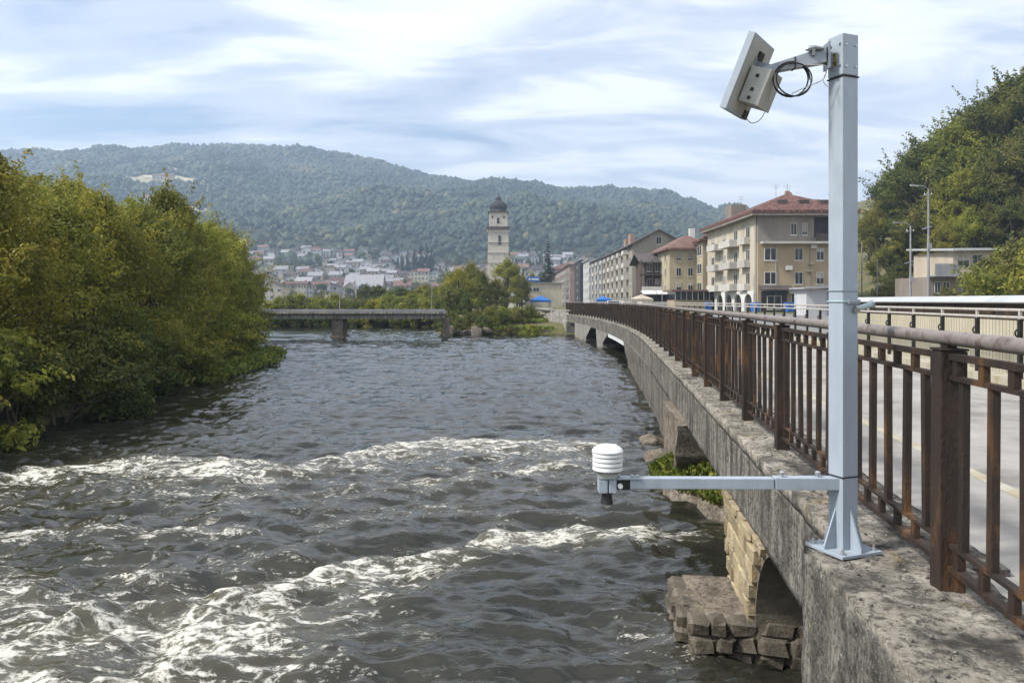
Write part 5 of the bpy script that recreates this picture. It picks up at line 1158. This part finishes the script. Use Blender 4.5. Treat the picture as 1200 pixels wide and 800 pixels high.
for i in range(16):
    px = rt.uniform(520, 574); y = rt.uniform(60.6, 67); x = (px-600)/900*y
    tree('bank_bush', rt.choice(['s0', 's1']), rt.choice(['leaf_d', 'leaf_d', 'leaf_o']), (x, y, max(0, gz(x, y)-.15)), rt.uniform(.45, .95), 'dark bush on the rocky bank right of the distant bridge', 'bush', 'bushes right of the distant bridge')
for i in range(5):
    px = 524+i*12+rt.uniform(-3, 3); y = rt.uniform(60.2, 61.6)
    o = link('boulder', bpy.data.objects['boulder'].data, None, loc=((px-600)/900*y, y, .1+rt.uniform(0, .5)), rot=(rt.uniform(0, 6), rt.uniform(0, 6), rt.uniform(0, 6)), scl=(rt.uniform(.5, 1.0), rt.uniform(.5, 1.0), rt.uniform(.3, .55)))
    tag(o, f'{ORD[i]} brown rock from the left by the right end of the distant bridge', 'rock', 'rocks by the distant bridge')
# conifers
tree('spruce_tree', 'c0', 'leaf_c', (at(642, 352, 200).x, 200, 1.2), 1.06, 'tall dark spruce standing alone left of the building row', 'tree', 'dark conifers')
tree('spruce_tree', 'c0', 'leaf_c', (at(606, 352, 240).x, 240, 1.2), .85, 'dark conifer just right of the stone tower', 'tree', 'dark conifers')
tree('spruce_tree', 'c0', 'leaf_c', (at(613, 352, 250).x, 250, 1.2), .75, 'smaller conifer between the tower and the tall spruce', 'tree', 'dark conifers')
for i, (px, pt) in enumerate([(478, 294), (486, 290), (493, 286), (500, 285), (506, 290), (466, 302), (472, 300)]):
    x = (px-600)/900*560; zg = gz(x, 560); zt_ = H+(352-pt)/900*560
    tree('cypress_tree', 'c1', 'leaf_c', (x, 560, zg-2), (zt_-zg+2)/13, f'{ORD[i]} tree in the dark tall conifer clump amid the town', 'tree', 'conifer clump in the town', widen=1.3)

# ------------------------------------------------------------------ town on the slope
WN = ['white', 'cream', 'white', 'pale', 'cream', 'white', 'sand', 'pale']; RN = ['tile', 'tile2', 'roofg', 'roofd', 'roofg', 'roofg', 'tile2', 'roofd']
RC = {'tile': 'red', 'tile2': 'brown-red', 'roofd': 'dark', 'roofg': 'grey'}
hcount = {}
def house(x, y, w, d_, hgt, wc, rc, label, axis='x', nw=4, fl=2, group='houses of the hillside town', rise=None, nm='town_house'):
    zg = gz(x, y)-.3; rise = rise if rise is not None else w*.26
    o = thing(nm, (x, y, zg), label, 'house', group); X0, X1, Y0, Y1 = x-w/2, x+w/2, y-d_/2, y+d_/2
    wpart('wall', gable_wall(X0, X1, Y0, Y1, zg-2, zg+hgt, zg+hgt+rise, axis), W[wc], o)
    wpart('roof', gable(X0, X1, Y0, Y1, zg+hgt, zg+hgt+rise, axis, .6, .25), rc, o)
    wpart('chimney', MB().box(x+w*.18, x+w*.18+.7, y-.3, y+.4, zg+hgt+rise*.4, zg+hgt+rise+.9), W['brick'], o)
    for f in range(fl):
        for k in range(nw):
            win(o, X0+w*(k+.5)/nw, Y0, zg+hgt*(f+.55)/fl, min(1.5, w/nw*.5), hgt/fl*.48)
    return o
def Xp(px, y): return (px-600)/900*y
house(Xp(322, 400), 400, 11, 10, 7.5, 'sand', 'roofd', 'beige gable-fronted house with dark roof at the left end above the distant bridge', 'y', 3)
house(Xp(341, 395), 395, 6.5, 9, 8.6, 'ochre', 'tile', 'ochre house block above the left end of the distant bridge', 'x', 3, 3, rise=1.2)
house(Xp(355, 395), 395, 6.0, 9, 8.8, 'cream', 'tile', 'cream house with rows of windows right of the ochre house', 'x', 4, 3, rise=1.2)
house(Xp(374, 398), 398, 11, 9, 8.4, 'white', 'tile2', 'wide white house with window bands above the bridge pier', 'x', 7, 3, rise=1.5)
house(Xp(392, 405), 405, 5, 9, 7.8, 'pale', 'roofd', 'narrow pale house right of the wide white house', 'y', 2, 3)
house(Xp(428, 420), 420, 20, 12, 7.0, 'sand', 'roofg', 'large house with broad grey roof in the middle of the town', 'x', 6, 2, rise=6)
house(Xp(412, 400), 400, 7, 9, 6.5, 'sand', 'roofg', 'small gabled house in front of the broad grey roof', 'y', 2, 2, rise=3)
house(Xp(455, 450), 450, 17, 12, 7.5, 'white', 'roofg', 'large bright white house right of the broad grey roof', 'x', 5, 2, rise=2)
house(Xp(521, 430), 430, 24, 14, 6.0, 'brick', 'tile2', 'long low building with terracotta roof right of the white house', 'x', 7, 1, rise=1.6)
house(Xp(500, 425), 425, 9, 9, 6, 'white', 'roofd', 'small white house with dark roof left of the long low building', 'y', 3, 2)
rh = random.Random(11); placed = []
tries = 0
while len(placed) < 195 and tries < 12000:
    tries += 1
    y = rh.uniform(425, 705); px = rh.uniform(282, 690); x = Xp(px, y)
    if px > 575 and y < 560: continue
    if any(abs(x-a)+.5*abs(y-b) < 7.6 for a, b in placed): continue
    if pnoise(np.array([x/70+5.]), np.array([y/60.]))[0] < -.12: continue
    placed.append((x, y)); wc, rc = rh.choice(WN), rh.choice(RN); w_ = rh.uniform(5.5, 9.5)
    band_ = 'lower' if y < 520 else ('middle' if y < 640 else 'upper'); side = 'left' if px < 400 else ('central' if px < 500 else ('right' if px < 600 else 'far right'))
    near = y < 560
    house(x, y, w_, rh.uniform(6, 8), rh.uniform(4.5, 7.0), wc, rc, f'{wc if wc not in ("sand", "pale") else "pale"} house with {RC[rc]} roof, {band_} {side} of the hillside town',
          rh.choice('xy'), 3 if near else 2, 2 if near else 1, group=f'{wc} {rc} {band_} {side} town houses'.replace('tile2', 'brown').replace('tile', 'red').replace('roofd', 'dark').replace('roofg', 'grey'))
# town trees
nT = 0; tt_ = 0
while nT < 200 and tt_ < 4000:
    tt_ += 1
    y = rh.uniform(375, 770); px = rh.uniform(280, 700); x = Xp(px, y)
    if any(abs(x-a) < 7 and -9 < b-y < 24 for a, b in placed) and rh.random() < .85: continue
    nT += 1
    band_ = 'lower' if y < 520 else ('middle' if y < 640 else 'upper'); side = 'left' if px < 400 else ('central' if px < 500 else ('right' if px < 600 else 'far right'))
    lf = rh.choice(['leaf_d', 'leaf_w', 'leaf_o', 'leaf_d', 'leaf_d'])
    tree('town_tree', rh.choice(['f0', 'f1']), lf, (x, y, gz(x, y)-.3), rh.uniform(.75, 1.3), f'round tree among houses, {band_} {side} of the town', 'tree', f'town trees, {band_} {side}', widen=1.2)

# roof just visible above the left trees
LHs = thing('bank_house', (-26, 36, 2), 'house behind the left bank trees, only its white eave showing', 'house')
wpart('wall', MB().box(-32, -24.0, 35.6, 37.6, 1, 8.2), W['white'], LHs); wpart('roof', MB().box(-33, -23.0, 35, 38, 8.4, 8.75), W['white'], LHs); win(LHs, -27, 35.6, 7, 1.2, 1.3)

# ------------------------------------------------------------------ forest on the hill, clearings
gF = np.random.default_rng(3); nF = 66000
fx = gF.uniform(-1250, 950, nF); fy = gF.uniform(640, 1530, nF)
# clearings (X, Y, rx, ry)
CLR = []
def clearing(px, py, rx_, ry_, y_guess):
    ys_ = np.arange(650, 1495, 3.0); xs_ = (px-600)/900*ys_; zz_ = terrain(xs_, ys_); pp = 352-(zz_-H)/ys_*900
    k = int(np.argmin(np.abs(pp-py))); CLR.append((xs_[k], ys_[k], rx_, ry_))
for c in ((188, 213, 50, 38, 0), (200, 246, 58, 15, 0), (245, 252, 20, 16, 0), (172, 240, 14, 8, 0), (685, 258, 26, 12, 0), (205, 200, 22, 7, 0), (275, 282, 22, 8, 0)): clearing(*c)
keep = np.ones(nF, bool)
for (cx, cy_, ax, ay) in CLR: keep &= ((fx-cx)/ax)**2+((fy-cy_)/ay)**2 > 1
keep &= ~((fy < 770) & (fx > -330) & (fx < 90) & (gF.random(nF) < .7))
fx, fy = fx[keep], fy[keep]; nF = len(fx); fz = terrain(fx, fy)
ib = bmesh.new(); bmesh.ops.create_icosphere(ib, subdivisions=1, radius=1); ib.verts.ensure_lookup_table()
IV = np.array([v.co[:] for v in ib.verts]); IF = np.array([[v.index for v in f.verts] for f in ib.faces]); ib.free()
sz = gF.uniform(1.9, 5.4, nF)*(1+.6*pnoise(fx/55, fy/55))
# crowns: lumpy low-poly domes, several per tree tuft
V = IV[None]*(1+.34*gF.normal(size=(nF, len(IV), 1)).clip(-1.6, 1.6))*np.stack([sz, sz, sz*1.0], 1)[:, None, :]
V = V+np.stack([fx, fy, fz+sz*.35], 1)[:, None, :]
F = IF[None]+(np.arange(nF)*len(IV))[:, None, None]
tf = np.clip(.36+.75*fbm(fx/130, fy/95, 3)+gF.normal(0, .10, nF), 0, 1); tf[gF.random(nF) < .012] = .9
fo = link('forest', npmesh('forest', V.reshape(-1, 3), F.reshape(-1, 3), {'tint': ('FACE', np.repeat(tf, len(IF)))}, smooth=True), 'leaf_f')
tag(fo, 'dense mixed forest covering the long hill behind the town', 'forest', kind='stuff')
MT['bare'] = mat('bare_earth_clearing', (.40, .34, .24), (.30, .27, .15), (.48, .42, .32), scale=.06, rough=.95, bump=.2, bscale=.5)
for (cx, cy_, ax, ay) in CLR:
    mb = MB(); n = 20; ring = []
    for rr in (1.0, .6, .2):
        for k in range(n):
            a = 2*math.pi*k/n; q = 1+.2*math.sin(3*a+cx); x = cx+ax*rr*q*math.cos(a); y = cy_+ay*rr*q*math.sin(a); mb.v.append((x, y, gz(x, y)+1.2))
    for r_ in range(2):
        for k in range(n): mb.f.append((r_*n+k, r_*n+(k+1) % n, (r_+1)*n+(k+1) % n, (r_+1)*n+k))
    mb.f.append(tuple(range(2*n, 3*n)))
    tag(link('clearing', mb.mesh('clearing', smooth='all'), 'bare'), kind='structure')
for i, (c, w_, lab) in enumerate([(CLR[0], 26, 'large pale building in the hillside clearing at upper left'), (CLR[4], 22, 'white building in the small clearing on the hill right of the tower'), (CLR[3], 12, 'small pale house at the edge of the hillside clearing')]):
    house(c[0]+4, c[1], w_, 10, 8, 'sand' if i != 1 else 'white', 'tile2', lab, 'x', 5, 1, group=None, rise=3, nm='hill_house')

# ------------------------------------------------------------------ haze
hz = link('haze', MB().box(-9300, 9300, -200, 9300, -3, 345).mesh('haze')); tag(hz, 'thin pale blue air between the river and the hill', 'haze', kind='stuff')
m = bpy.data.materials.new('haze_air'); m.use_nodes = True; t = m.node_tree; t.nodes.clear()
pv = N(t, 'ShaderNodeVolumePrincipled'); pv.inputs['Color'].default_value = (.58, .76, 1, 1); pv.inputs['Density'].default_value = .00045; pv.inputs['Anisotropy'].default_value = .2
L(t, pv.outputs[0], N(t, 'ShaderNodeOutputMaterial').inputs['Volume']); hz.data.materials.append(m)

# ------------------------------------------------------------------ look-alikes: say which one
by = {}
for o in sc.objects:
    if o.parent is None and 'label' in o.keys(): by.setdefault(o['label'], []).append(o)
for lab, os_ in by.items():
    if 1 < len(os_) <= 30:
        os_.sort(key=lambda o: o.location.x/max(1, o.location.y))
        for k, o in enumerate(os_): o['label'] = f'{lab}, {ORD[k]} from left'
